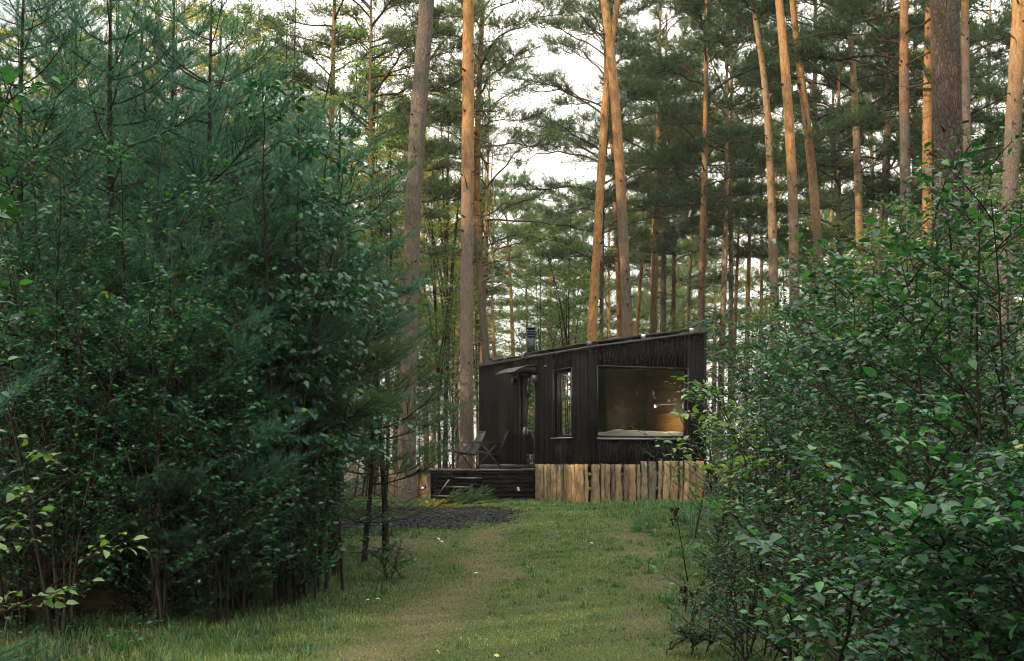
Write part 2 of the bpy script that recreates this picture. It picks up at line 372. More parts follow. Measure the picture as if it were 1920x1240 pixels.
def shrub(name, x, y, H, R, rng, label, cat='shrub', group=None, mat=m_leaf, leaf=.06, stems=7, nb=9, nt=6, low=.2, hi=True, bias=(0, 0), spread=.25, droop=0.0, wood_mat=None, nl=7, single=False):
    nb = int(nb * 1.35)
    z0 = float(gz(x, y)) - .03
    root = empty(name, (x, y, z0), 0, label, cat, group)
    wood = Acc(); LP, LD, LN = [], [], []
    tw0, tw1, tw2 = [], [], []
    for s in range(stems):
        a = rng.rand() * 6.28; rr = R * math.sqrt(rng.rand()) * .8; hs = H * (0.6 + .4*rng.rand())
        if s == 0: rr *= .3; hs = H
        b0 = np.array([rng.randn() * spread * .35, rng.randn() * spread * .35, 0]) if not single else np.array([0., 0, 0])
        if single and s > 0:
            b0 = np.array([0, 0, H * (.15 + .3*rng.rand())])
        E = np.array([math.cos(a)*rr + bias[0], math.sin(a)*rr + bias[1], hs]); Mid = b0 + (E - b0) * np.array([.3, .3, .62]) + rng.randn(3) * .05
        B = bez(b0, Mid, E, 9); r0 = (.006 + .003*H) * (1.6 if single and s == 0 else 1)
        B[1:-1] += rng.randn(7, 3) * .012
        wood.add(tubes(B[None], np.linspace(r0, .003, 9)[None], 6))
        Tn = unit(np.gradient(B, axis=0))
        for q in range(nb):
            u = low + (1 - low) * (q + rng.rand()) / nb; i = u * 8; i0 = min(7, int(i)); pt = B[i0] + (B[i0+1] - B[i0]) * (i - i0)
            a2 = rng.rand() * 6.28; out = np.array([math.cos(a2), math.sin(a2), 0])
            Lb = R * (0.35 + .5*rng.rand()) * (1.15 - u * .75)
            d = unit(out * .9 + Tn[i0] * .5)
            Eb = pt + d * Lb + np.array([0, 0, Lb * (.08 - droop)]); Mb = pt + d * Lb * .5 + np.array([0, 0, Lb * .12])
            Bb = bez(pt, Mb, Eb, 6); wood.add(tubes(Bb[None], np.linspace(.0055, .002, 6)[None], 4))
            Tb = unit(np.gradient(Bb, axis=0))
            for k in range(nt + 1):
                v = .2 + .8 * (k + .5*rng.rand()) / nt if k < nt else 1.0
                v = min(1, v); j = v * 5; j0 = min(4, int(j)); p = Bb[j0] + (Bb[j0+1] - Bb[j0]) * (j - j0)
                sd_ = np.cross(Tb[j0], [0, 0, 1.]) * (1 if k % 2 else -1) * (0 if k == nt else 1)
                dd = unit(Tb[j0] * .8 + sd_ * .8 + np.array([0, 0, .15 * rng.randn() + .1 - droop * .5]))
                lt = leaf * (2.2 + 2.6*rng.rand())
                tw0.append(p); tw1.append(p + dd * lt * .5 + [0, 0, lt * .05]); tw2.append(p + dd * lt + [0, 0, -lt * (.05 + droop * .5)])
    T0, T1, T2 = map(np.array, (tw0, tw1, tw2))
    TP = bez(T0, T1, T2, 4); wood.add(tubes(TP, np.tile([.0022, .0019, .0016, .0012], (len(TP), 1)), 3))
    m = len(TP); d = unit(T2 - T0)
    side = unit(np.cross(d, [0, 0, 1.]) + 1e-6)
    Ps, Ds, Ns, Ls = [], [], [], []
    for q in range(nl):
        u = (q + .6) / nl; i = u * 3; i0 = min(2, int(i)); p = TP[:, i0] + (TP[:, i0+1] - TP[:, i0]) * (i - i0)
        s = 1 if q % 2 else -1
        f = 0.95 if q < nl - 1 else 0.05
        dd = d * (.55 if q < nl-1 else 1) + side * s * f + rng.randn(m, 3) * .28 + np.array([0, 0, -.12 - droop])
        nn = np.array([0, 0, 1.]) + rng.randn(m, 3) * .42
        Ps.append(p); Ds.append(dd); Ns.append(nn); Ls.append(leaf * (.42 + .75*rng.rand(m) ** 1.3))
    Ps = np.concatenate(Ps); Ds = np.concatenate(Ds); Ns = np.concatenate(Ns); Ls = np.concatenate(Ls)
    keep = (rng.rand(len(Ps)) < .93) & (Ps[:, 2] > .03)
    V, F = leaves_mesh(Ps[keep], Ds[keep], Ns[keep], Ls[keep], hi)
    Vw, Fw = wood.get(); mk('stem', Vw, Fw, wood_mat or m_twig, root, True)
    mk('foliage', V, F, mat, root)
    return root

def tall_pine(pts, Y, wpx, H, mat, rng, label, hc=8.0, R=2.6, limbs=34, group='tall pines of the forest', needle=m_pine, dens=1.0, dead=6, name='pine_tree', nw=.017, sub=15):
    """pts: picture points of the trunk axis at depth Y; wpx: its width there"""
    W3 = [at(px, py, Y) for px, py in pts]
    W3.sort(key=lambda p: p[2])
    zs = np.array([p[2] for p in W3]); xs = np.array([p[0] for p in W3])
    sl0 = (xs[1] - xs[0]) / max(.1, zs[1] - zs[0]); sl1 = (xs[-1] - xs[-2]) / max(.1, zs[-1] - zs[-2])
    sl0 *= .8
    xb = xs[0] + sl0 * (0 - zs[0]) if zs[0] > 0 else xs[0]
    z0 = float(gz(xb, Y)) - .08
    ct = np.array([z0, *zs[zs > z0 + .4], z0 + H]); cx = np.array([xs[0] + sl0 * (z0 - zs[0]), *xs[zs > z0 + .4], xs[-1] + sl1 * .6 * (z0 + H - zs[-1])])
    root = empty(name, (cx[0], Y, z0), 0, label, 'pine tree', group)
    n = 26; t = np.linspace(0, 1, n); z = t * H
    # smooth interpolation of control points
    xx = np.interp(z, ct - z0, cx - cx[0])
    ker = np.array([.25, .5, .25])
    for _ in range(2): xx[1:-1] = np.convolve(xx, ker, 'valid')
    yy = .12 * np.sin(z * .35 + rng.rand() * 6) ; yy -= yy[0]
    P = np.stack([xx, yy, z], -1)
    r0 = wpx / FPX * Y / 2
    prof = 1.04 - .35 * t - .55 * np.clip(t - .45, 0, 1) / .55 * .9; prof = np.maximum(prof, .06)
    rr = r0 * prof * (1 + .35 * np.exp(-z / .35))
    wood = Acc()
    sides = 20 if wpx > 22 else 12
    # finer rings with an uneven outline
    nf = 90 if wpx > 22 else 50
    tf = np.linspace(0, 1, nf); Pf = np.stack([np.interp(tf, t, P[:, k]) for k in range(3)], -1); rf = np.interp(tf, t, rr) * (1 + .02*rng.randn(nf))
    V, F = tubes(Pf[None], rf[None], sides)
    V = V + (rng.randn(*V.shape) * .018 * np.repeat(rf, sides)[:, None])
    wood.add((V, F)); ntr = len(F)
    axis = lambda h: np.array([np.interp(h, z, P[:, k]) for k in range(3)])
    rad = lambda h: np.interp(h, z, rr)
    SA, SD, SL = [], [], []
    span = H - hc
    for k in range(limbs):
        f = (k + rng.rand()) / limbs; h = hc + span * f * .97
        prof_ = math.sin(math.pi * min(1, (.18 + f * .82))) ** .6 if f > .5 else (.65 + .35 * min(1, f * 4))
        L = R * (prof_ * (.6 + .5*rng.rand())) + .3
        a = rng.rand() * 6.28; out = np.array([math.cos(a), math.sin(a), 0]); rise = -.05 + .55 * f + .15*rng.randn()
        S0 = axis(h); E = S0 + out * L + [0, 0, L * rise]; Md = S0 + out * L * .5 + [0, 0, L * (rise * .9 + .12)] + rng.randn(3) * .12
        B = bez(S0, Md, E, 9); B[2:-1] += rng.randn(6, 3) * .05
        lr = .009 + .009 * L
        wood.add(tubes(B[None], np.linspace(lr, .008, 9)[None], 5))
        Tn = unit(np.gradient(B, axis=0))
        q = int(sub * dens * (L / 2.5 + .4)) + 2
        u = .25 + .75 * rng.rand(q) ** .8; i = u * 8; i0 = np.minimum(7, i.astype(int)); pt = B[i0] + (B[np.minimum(8, i0+1)] - B[i0]) * (i - i0)[:, None]
        side = np.cross(Tn[i0], [0, 0, 1.]) * rng.choice([-1, 1], q)[:, None]
        d = unit(Tn[i0] * .7 + side * (.3 + .8*rng.rand(q))[:, None] + np.stack([0*u, 0*u, .1 + .35*rng.rand(q)], -1))
        lt = (.3 + .55*rng.rand(q)) * (.6 + .25 * L)
        E2 = pt + d * lt[:, None]
        wood.add(tubes(np.stack([pt, (pt+E2)/2 + rng.randn(q, 3)*.03, E2], 1), np.tile([.009, .007, .005], (q, 1)), 3))
        for r in range(7):
            w_ = .2 + .13 * r; p2 = pt + (E2 - pt) * w_
            dd = unit(d * .5 + rng.randn(q, 3) * .6 + [0, 0, .45])
            SA.append(p2); SD.append(dd); SL.append(np.full(q, .16) + .14*rng.rand(q))
    for k in range(dead):           # bare dead limbs and stubs under the crown
        h = max(2.5, hc - 6) + (hc - max(2.5, hc - 6)) * rng.rand(); a = rng.rand() * 6.28
        L = .12 + (rng.rand() ** 2) * 1.7; out = np.array([math.cos(a), math.sin(a), 0]); S0 = axis(h) + out * rad(h) * .8
        E = S0 + out * L + [0, 0, L * rng.randn() * .25 - .05 * L]
        B = bez(S0, (S0+E)/2 + [0, 0, .08*L] + rng.randn(3) * .05*L, E, 6)
        wood.add(tubes(B[None], np.linspace(.02, .006, 6)[None], 4))
    for k in range(30):
        h = 2.5 + (hc + 1) * rng.rand(); a = rng.rand() * 6.28; out = np.array([math.cos(a), math.sin(a), .25]); S0 = axis(h) + out * rad(h) * .85
        wood.add(tubes(np.stack([S0, S0 + out * (.05 + .1*rng.rand())])[None], np.array([[.03, .016]]) * (.5 + rng.rand()), 5))
    V, F = wood.get(); mid = (np.arange(len(F)) >= ntr).astype(int); mk('trunk', V, F, None, root, True, mid, [mat, m_limb])
    SA = np.concatenate(SA); SD = np.concatenate(SD); SL = np.concatenate(SL)
    vf = needles_mesh(SA, SD, SL, rng, 15, .13, nw, 1.05, .6)
    mk('crown', vf[0], vf[1], needle, root)
    return root

# ================================================================== CABIN (local x = along the window wall, y = along the door wall, z = up)
m_char = Mat('charred_timber'); _v = m_char.coord((20, 20, .35)); _n = m_char.noise(_v, 2.0, 3); _w = m_char.coord((9.7, 9.7, .02)); _n2 = m_char.noise(_w, 2.0, 1)
m_char.base(m_char.mix(m_char.ramp(m_char.math('ADD', m_char.math('MULTIPLY', _n, .6), m_char.math('MULTIPLY', _n2, .45)), [(0.38, 0.0), (0.7, 1.0)]), (0.004, 0.004, 0.0045), (0.0165, 0.0148, 0.0155)))
m_char.rough(0.8, 0.12); m_char.bump(_n, 0.25, 0.005); m_char = m_char.m
m_black = plain('black_metal', (0.012, 0.013, 0.015), 0.38, 0.5, 0.3, .2)
m_frame = plain('dark_window_frame', (0.016, 0.012, 0.012), 0.4, 0.5, 0, .2)
m_greymetal = plain('grey_metal', (0.16, 0.17, 0.18), 0.4, 0.5, 0.4, .1)
m_alu = plain('pale_metal', (0.55, 0.56, 0.58), 0.35, 0.5, 0.6, .1)
m_teal = plain('dark_teal_enamel', (0.008, 0.03, 0.034), 0.35, 0.5, 0.1, .25)
m_roof = plain('roof_sheet', (0.05, 0.047, 0.05), 0.45, 0.5, 0.2, .2)
m_solar = plain('solar_cells', (0.006, 0.008, 0.014), 0.12, 0.6, 0, .2)
m_white = plain('white_linen', (0.90, 0.89, 0.88), 0.9, 0.2, 0, .04, 3)
m_whitep = plain('white_enamel', (0.7, 0.66, 0.6), 0.5, 0.4, 0, .05)
m_deckm = plain('stained_deck_boards', (0.011, 0.010, 0.011), 0.85, 0.08, 0, .45, 5, 0, (1, 1, 1))
m_decktop = plain('worn_highlit_deck_boards', (0.12, 0.11, 0.115), 0.38, 0.6, 0, .5, 6, .3)  # worn tops, lightened further to paint in highlights on boards and treads
def wood_mat(name, c, sc=3.0, rough=.55, var=.35):
    M = Mat(name); v = M.coord((1, 1, 14)); n = M.noise(v, sc, 6, .6); M.base(M.mix(M.ramp(n, [(.3, 0.), (.7, 1.)]), tuple(x*(1-var) for x in c), tuple(x*(1+var) for x in c))); M.rough(rough, .4); return M.m
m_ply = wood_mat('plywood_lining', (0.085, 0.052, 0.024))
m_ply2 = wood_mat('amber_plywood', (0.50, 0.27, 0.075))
m_stool = wood_mat('pale_wood', (0.5, 0.38, 0.22))
def glass(name, tint=(.92, .95, .94), refl=1.0):
    M = Mat(name); M.n.remove(M.b)
    g = M.node('ShaderNodeBsdfGlossy'); g.inputs['Roughness'].default_value = 0.01; g.inputs['Color'].default_value = (1, 1, 1, 1)
    t = M.node('ShaderNodeBsdfTransparent'); t.inputs['Color'].default_value = (*tint, 1)
    lw = M.node('ShaderNodeFresnel'); lw.inputs['IOR'].default_value = 1.52
    f = M.math('ADD', M.math('MULTIPLY', lw.outputs[0], 1.8 * refl), 0.02, True)
    x = M.node('ShaderNodeMixShader'); M.l.new(f, x.inputs[0]); M.l.new(t.outputs[0], x.inputs[1]); M.l.new(g.outputs[0], x.inputs[2]); M.l.new(x.outputs[0], M.o.inputs[0])
    return M.m
m_glass = glass('window_glass', (.8, .82, .8), 1.3); m_glass_dark = glass('coated_window_glass', (.45, .5, .45), 1.8)

CX, CY, CZ, CR = 1.63, 28.7, 0.63, math.atan2(.399, .917)
WX, LY = 2.71, 6.1
ZB = .815
ztop = lambda x: 3.22 + .1513 * x
cabin = empty('cabin', (CX, CY, CZ), CR, 'small black timber cabin with sloping roof and picture window on a skirt of slab boards', 'cabin')
rng = np.random.RandomState(11)
def clad(name, length, f, top, holes, label=None):
    """boards standing side by side; f(s, z, d) maps to cabin space, d outward"""
    B = MB(); s = 0.0
    def piece(s0, s1, z0, z1a, z1b, d0, d1):
        V = [f(s0, z0, d0), f(s1, z0, d0), f(s1, z0, d1), f(s0, z0, d1), f(s0, z1a, d0), f(s1, z1b, d0), f(s1, z1b, d1), f(s0, z1a, d1)]
        B.hexa(V)
    edges = sorted({0.0, length, *[h[0] for h in holes], *[h[1] for h in holes]})
    for e0, e1 in zip(edges[:-1], edges[1:]):
        nbd = max(1, round((e1 - e0) / .064)); wd = (e1 - e0) / nbd
        hs = [h for h in holes if h[0] <= e0 + 1e-6 and h[1] >= e1 - 1e-6]
        for k in range(nbd):
            a, b = e0 + k * wd, e0 + (k+1) * wd
            th = .014 + .003 * rng.rand(); g = .0018
            if hs:
                h = hs[0]
                if h[2] > ZB + .01: piece(a + g, b - g, ZB - .01*rng.rand(), h[2], h[2], 0, th)
                piece(a + g, b - g, h[3], top(a), top(b), 0, th)
            else: piece(a + g, b - g, ZB - .01*rng.rand(), top(a), top(b), 0, th)
        # backing
        if hs:
            h = hs[0]
            if h[2] > ZB + .01: piece(e0, e1, ZB, h[2], h[2], -.12, -.001)
            piece(e0, e1, h[3], top(e0) - .02, top(e1) - .02, -.12, -.001)
        else: piece(e0, e1, ZB, top(e0) - .02, top(e1) - .02, -.12, -.001)
    return B.build(name, m_char, cabin)
FW = (.15, 2.30, 1.38, 2.85)
SW = (.86, 1.76, 1.40, 2.86); DW = (2.75, 3.55, .72, 2.86)
o = clad('front_wall', WX, lambda s, z, d: (s, -d, z), ztop, [FW])
o = clad('side_wall', LY - .124, lambda s, z, d: (-d, s + .122, z), lambda s: 3.22, [(a-.122, b-.122, c, e) for a, b, c, e in (SW, DW)])
clad('end_wall', WX, lambda s, z, d: (s, LY + d, z), ztop, [])
clad('far_side_wall', LY - .124, lambda s, z, d: (WX + d, s + .122, z), lambda s: ztop(WX), [])
for q in (((-.045, -.045, ZB - .01), (.012, .012, 3.235)), ((WX - .012, -.045, ZB - .01), (WX + .045, .012, 3.64))): MB().box(*q).build('corner_board', m_char, cabin)
# roof slab with thin edge
B = MB()
x0, x1, y0, y1 = -.07, WX + .07, -.07, LY + .07
B.hexa([(x0, y0, ztop(x0)+.002), (x1, y0, ztop(x1)+.002), (x1, y1, ztop(x1)+.002), (x0, y1, ztop(x0)+.002), (x0, y0, ztop(x0)+.05), (x1, y0, ztop(x1)+.05), (x1, y1, ztop(x1)+.05), (x0, y1, ztop(x0)+.05)])
roof = B.build('roof', m_roof, cabin)
B = MB(); B.box((-.03, -.03, ZB - .09), (WX + .03, LY + .03, ZB - .012)); B.build('floor_frame', m_black, cabin)
# interior lining
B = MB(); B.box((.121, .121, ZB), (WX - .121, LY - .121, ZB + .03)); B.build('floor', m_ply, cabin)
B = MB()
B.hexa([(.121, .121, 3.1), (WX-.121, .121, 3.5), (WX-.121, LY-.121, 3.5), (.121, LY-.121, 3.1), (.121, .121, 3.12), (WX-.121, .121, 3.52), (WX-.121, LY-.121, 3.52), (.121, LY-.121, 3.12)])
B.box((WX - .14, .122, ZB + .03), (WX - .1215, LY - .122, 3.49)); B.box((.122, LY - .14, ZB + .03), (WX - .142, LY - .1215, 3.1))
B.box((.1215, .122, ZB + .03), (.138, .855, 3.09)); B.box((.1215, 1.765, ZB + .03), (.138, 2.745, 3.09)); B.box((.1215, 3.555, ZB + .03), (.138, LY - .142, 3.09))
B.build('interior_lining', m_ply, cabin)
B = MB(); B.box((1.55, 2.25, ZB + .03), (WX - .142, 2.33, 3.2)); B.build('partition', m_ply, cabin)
B = MB(); B.box((WX - .165, .13, 1.3), (WX - .1415, 2.24, 1.93)); B.box((WX - .175, .13, 1.931), (WX - .1415, 2.24, 1.945)); B.build('headboard', m_ply2, cabin)
def window(x0, x1, z0, z1, f, name, deep=.09, fw=.055, gm=None, mid=None):
    B = MB()
    def bx(a0, a1, c0, c1, d0, d1): B.hexa([f(a0, c0, d0), f(a1, c0, d0), f(a1, c0, d1), f(a0, c0, d1), f(a0, c1, d0), f(a1, c1, d0), f(a1, c1, d1), f(a0, c1, d1)])
    for a0, a1, c0, c1 in ((x0+.002, x0+fw, z0+.002, z1-.002), (x1-fw, x1-.002, z0+.002, z1-.002), (x0+fw, x1-fw, z0+.002, z0+fw), (x0+fw, x1-fw, z1-fw, z1-.002)):
        bx(a0, a1, c0, c1, -deep - .03, -deep + .02)
    # reveal trim
    for a0, a1, c0, c1 in ((x0-.02, x0+.001, z0-.001, z1+.02), (x1-.001, x1+.02, z0-.001, z1+.02), (x0+.001, x1-.001, z1-.001, z1+.02)):
        bx(a0, a1, c0, c1, -.01, .034)
    w = B.build(name, m_frame, cabin)
    V = [f(x0+fw-.01, z0+fw-.01, -deep), f(x1-fw+.01, z0+fw-.01, -deep), f(x1-fw+.01, z1-fw+.01, -deep), f(x0+fw-.01, z1-fw+.01, -deep)]
    mk('pane', V, np.array([(0, 1, 2, 3)]), gm or m_glass, w)
    return w
ff = lambda s, z, d: (s, -d, z); fs = lambda s, z, d: (-d, s, z)
w = window(*FW, ff, 'picture_window', .06, .04)
B = MB(); B.box((.12, -.075, 1.345), (2.33, .0, 1.368)); B.box((.12, -.082, 1.325), (2.33, -.072, 1.368)); B.build('sill', m_greymetal, w)
w = window(*SW, fs, 'side_window', .08, .06, m_glass_dark)
B = MB(); B.box((-.085, .82, 1.372), (.0, 1.80, 1.392)); B.build('sill', m_alu, w)
w = window(*DW, fs, 'door', .05, .075, m_glass_dark)
B = MB(); B.box((.03, 2.82, 1.62), (.075, 3.47, 1.66)); B.box((.03, 3.40, .8), (.072, 3.47, 2.78)); B.build('rail', m_frame, w)
B = MB(); B.bar((-.03, 3.41, 1.58), (.05, 3.41, 1.58), .02); B.bar((-.03, 3.41, 1.58), (-.03, 3.29, 1.58), .018); B.box((.0, 3.39, 1.5), (.03, 3.43, 1.66)); B.build('handle', m_alu, w)
B = MB(); B.box((-.03, 2.74, .70), (.02, 3.56, .72)); B.build('threshold', m_greymetal, w)
# arched awning over the door
B = MB(); nA = 12
for i in range(nA):
    def prof(t): return (-.03 - .55 * t, 3.06 - .015 - .16 * t ** 2.2)
    (xa, za), (xb, zb) = prof(i / nA), prof((i + 1) / nA)
    B.hexa([(xa, 2.62, za - .022), (xa, 3.72, za - .022), (xb, 3.72, zb - .022), (xb, 2.62, zb - .022), (xa, 2.62, za), (xa, 3.72, za), (xb, 3.72, zb), (xb, 2.62, zb)])
aw = B.build('awning', m_roof, cabin)
for yy in (2.64, 3.68):
    B = MB()
    for i in range(nA):
        (xa, za), (xb, zb) = prof(i / nA), prof((i + 1) / nA)
        ha, hb = .20 * (1 - i/nA) ** 1.6 + .02, .20 * (1 - (i+1)/nA) ** 1.6 + .02
        B.hexa([(xa, yy, za - .024 - ha), (xa, yy+.02, za - .024 - ha), (xb, yy+.02, zb - .024 - hb), (xb, yy, zb - .024 - hb), (xa, yy, za-.024), (xa, yy+.02, za-.024), (xb, yy+.02, zb-.024), (xb, yy, zb-.024)])
    B.build('bracket', m_frame, aw)
B = MB(); B.box((-.13, 3.70, 2.66), (-.03, 3.82, 2.80)); B.box((-.11, 3.72, 2.64), (-.05, 3.80, 2.66)); tag(B.build('wall_lamp', m_black, cabin), 'black box lamp left of the door')
B = MB(); B.box((-.14, 2.58, 2.68), (-.03, 2.70, 2.81)); B.box((-.12, 2.60, 2.66), (-.05, 2.68, 2.68)); tag(B.build('wall_lamp', m_greymetal, cabin), 'grey box lamp right of the door')
B = MB(); B.box((-.045, 2.10, 2.98), (-.027, 2.22, 2.995)); B.build('vent_slot', m_alu, cabin)
# stove pipe
B = MB(); cxp, cyp = .5, 4.1; zr = ztop(cxp) + .05
B.tube([(cxp, cyp, zr - .05), (cxp, cyp, zr + .52)], .098, 20)
B.tube([(cxp, cyp, zr), (cxp, cyp, zr + .03)], .15, 20); B.tube([(cxp, cyp, zr + .03), (cxp, cyp, zr + .09)], [.14, .10], 20)
for zz in (.46, .52, .58): B.tube([(cxp, cyp, zr + zz), (cxp, cyp, zr + zz + .035)], [.112, .112], 20)
B.tube([(cxp, cyp, zr + .5), (cxp, cyp, zr + .66)], .08, 16); B.tube([(cxp, cyp, zr + .655), (cxp, cyp, zr + .68)], .12, 20)
B.build('stove_pipe', m_teal, roof, True)
# solar panels on raised rails
def panel(x0, x1, y0, y1, h, parent):
    B = MB(); z = lambda x: ztop(x) + h
    B.hexa([(x0, y0, z(x0)), (x1, y0, z(x1)), (x1, y1, z(x1)), (x0, y1, z(x0)), (x0, y0, z(x0)+.035), (x1, y0, z(x1)+.035), (x1, y1, z(x1)+.035), (x0, y1, z(x0)+.035)])
    p = B.build('solar_panel', m_solar, parent)
    B = MB()
    for (ax, ay, bx_, by) in ((x0, y0, x1, y0), (x1, y0, x1, y1), (x1, y1, x0, y1), (x0, y1, x0, y0)):
        B.bar((ax, ay, z(ax)+.02), (bx_, by, z(bx_)+.02), .05, .045)
    B.build('panel_frame', m_black, p)
    for x in (x0 + .2, x1 - .2): MB().box((x - .02, y0 + .03, ztop(x) + .047), (x + .02, y1 - .03, z(x) - .001)).build('mount_rail', m_alu, p)
    return p
panel(.10, 1.32, .25, 1.95, .10, roof); panel(1.36, 2.5, .25, 1.95, .10, roof); panel(.10, 1.32, 1.99, 3.55, .10, roof)
panel(.10, 1.1, 4.7, 5.7, .07, roof)
B = MB()
for x, y in ((.06, .20), (1.34, .20), (2.53, .22), (.06, 3.58), (.06, 4.66)): MB().box((x - .04, y - .04, ztop(x) + .06), (x + .04, y + .03, ztop(x) + .15)).build('clamp', m_alu if 1 < x < 3 else m_greymetal, roof)
B = MB(); B.tube([(2.5, .3, ztop(2.5) + .16), (2.72, .3, ztop(2.72) + .2)], .018, 8); B.build('cable_tube', m_black, roof)
# raw slab boards round the base
def slab_mat(name, a, b, c):
    M = Mat(name); oi = M.node('ShaderNodeObjectInfo'); v = M.coord((1, 1, .4), 'Object')
    ad = M.node('ShaderNodeVectorMath'); ad.operation = 'ADD'; cb = M.node('ShaderNodeCombineXYZ'); M.l.new(M.math('MULTIPLY', oi.outputs['Random'], 40.), cb.inputs[0]); M.l.new(v, ad.inputs[0]); M.l.new(cb.outputs[0], ad.inputs[1])
    n1 = M.noise(ad.outputs[0], 15, 7, .75); n2 = M.noise(ad.outputs[0], 6, 5); n3 = M.noise(ad.outputs[0], 60, 4)
    c1 = M.ramp(n1, [(.33, tuple(x*.2 for x in a)), (.46, a), (.60, b)]); c2 = M.mix(M.ramp(n2, [(.50, 0.), (.60, .8)]), c1, c)
    M.base(M.mix(M.math('MULTIPLY', n3, .5), c2, tuple(x*.6 for x in a))); M.rough(.85, .2); M.bump(n1, .7, .02); return M.m
m_slab = [slab_mat('grey_slab_bark', (.19, .155, .095), (.37, .30, .19), (.36, .25, .12)),
          slab_mat('brown_slab_bark', (.23, .155, .08), (.38, .28, .16), (.42, .28, .13)),
          slab_mat('fresh_slab_wood', (.34, .235, .12), (.54, .40, .22), (.42, .27, .13)),
          slab_mat('dark_slab_bark', (.075, .062, .05), (.17, .14, .11), (.24, .20, .14))]
def slab(P0, along, out, w, zt, zb, mat, thick=.045, parent=cabin, tilt=0):
    """one half-round slab board standing on edge; P0 bottom centre"""
    B = MB(); nz, na = 9, 7; al = np.array(along); ou = np.array(out); V = []
    zs = np.linspace(zb, zt, nz); ph = rng.rand() * 6
    for i, z in enumerate(zs):
        ww = w * (1 + .10 * math.sin(ph + z * 9) + .06*rng.randn() - .10 * (i / nz) * rng.rand()); sh = tilt * (z - zb) + .006 * math.sin(z * 7 + ph)
        for j in range(na):
            a = math.pi * j / (na - 1); V.append(np.array(P0) + al * (-math.cos(a) * ww / 2 + sh) + ou * (thick * math.sin(a) ** .7 + .004 * rng.randn()) + [0, 0, z + (0.008 * rng.randn() if i == nz - 1 else 0)])
    F = [(i*na + j, i*na + j + 1, (i+1)*na + j + 1, (i+1)*na + j) for i in range(nz-1) for j in range(na-1)]
    F += [(i*na, (i+1)*na, (i+1)*na + na-1, i*na + na-1) for i in range(nz-1)]
    B.add(V, F); T = [((nz-1)*na, (nz-1)*na + j, (nz-1)*na + j + 1) for j in range(1, na-1)]; B.t.append(np.array(T))
    o = B.build('skirt_board', mat, parent); return o
# front: widths read from the photograph, dark grey bark on the left, fresh wood on the right
wid = [.17, .08, .11, .09, .15, .10, .17, .08, .13, .18, .09, .15, .18, .07, .12, .16, .06, .13]; tot = sum(wid); x = -.02; sc_ = (WX + .04 - .013 * len(wid)) / tot
for i, w_ in enumerate(wid):
    w_ *= sc_; f = i / len(wid)
    m = m_slab[2] if i in (11, 14) or (f > .6 and rng.rand() < .3) else (m_slab[1] if (i in (1, 6) or f > .58) else m_slab[3] if i in (3, 5, 9) else m_slab[0])
    zt = ZB + (.07 if i >= 8 else -.005) + .01*rng.randn()
    slab((x + w_/2, -.035, 0), (1, 0, 0), (0, -1, 0), w_, zt, -.12 - .03*rng.rand(), m, .025 + .055*rng.rand(), tilt=.035*rng.randn()); x += w_ + (.028 if i in (0, 6, 9, 12) else .008)
y = .03
for i in range(20):
    w_ = .11 + .06*rng.rand()
    if y + w_ > 2.78: break
    m = m_slab[2] if i in (0, 4, 6) else (m_slab[1] if 1 < i < 7 else m_slab[3] if i in (8, 10) else m_slab[0])
    slab((-.035, y + w_/2, 0), (0, -1, 0), (-1, 0, 0), w_, ZB + .005*rng.randn() - .005, -.12 - (.08 if i == 0 else .02*rng.rand()), m, .025 + .055*rng.rand(), tilt=.035*rng.randn()); y += w_ + .004 + .02*rng.rand() * (i == 7)
B = MB()
for z in (.28, .58): B.box((-.02, -.028, z), (WX, -.006, z + .06)); B.box((-.028, .0, z), (-.006, 2.75, z + .06))
B.build('batten', m_slab[2], cabin)
B = MB(); B.box((.03, .03, -.2), (WX - .03, LY - .03, ZB - .1)); B.build('underside', m_black, cabin)
# reading lamp on the headboard, lit
rl = MB(); rl.box((WX - .30, .30, 2.02), (WX - .21, .39, 2.15)); hl = rl.build('lamp_base', m_whitep, cabin)
B = MB(); B.tube([(WX - .25, .36, 2.07), (WX - .45, .50, 2.12), (WX - .78, .62, 2.10)], .012, 8); B.tube([(WX - .75, .61, 2.10), (WX - .84, .64, 2.07)], [.018, .042], 10); B.build('lamp_arm', m_alu, hl)
pl = bpy.data.lights.new('reading_light', 'POINT'); pl.energy = 8.0; pl.color = (1, .80, .55); pl.shadow_soft_size = .07
po = bpy.data.objects.new('reading_light', pl); COL.objects.link(po); po.parent = cabin; po.location = (WX - .92, .68, 2.03)

def incabin(name, label, cat, loc=(0, 0, 0), rz=0, group=None):
    c, s = math.cos(CR), math.sin(CR)
    return empty(name, (CX + c*loc[0] - s*loc[1], CY + s*loc[0] + c*loc[1], CZ + loc[2]), CR + rz, label, cat, group)
bed = incabin('bed', 'white made bed inside the cabin behind the picture window', 'bed')
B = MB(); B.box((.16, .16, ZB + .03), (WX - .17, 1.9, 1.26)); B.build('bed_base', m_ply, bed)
B = MB(); B.box((.17, .17, 1.261), (WX - .175, 1.88, 1.40)); B.build('mattress', m_white, bed)
nx, ny = 60, 36; gx, gy = np.meshgrid(np.linspace(.16, WX - .175, nx), .13 + 1.75 * np.linspace(0, 1, ny) ** 2); 
gzz = 1.468 + .022 * np.sin(gx * 5.2 + 2 + np.sin(gy * 3)) + .02 * np.sin(gx * 8 + gy * 5) + .012 + .01 * np.sin(gy * 17 + gx * 3) + .05 * np.exp(-((gx - 1.35) / .45) ** 2) * (gy < 1.2)
edge = np.minimum.reduce([gx - .16, WX - .175 - gx, gy - .13, 1.88 - gy]); gzz = gzz - .14 * np.exp(-edge / .012)
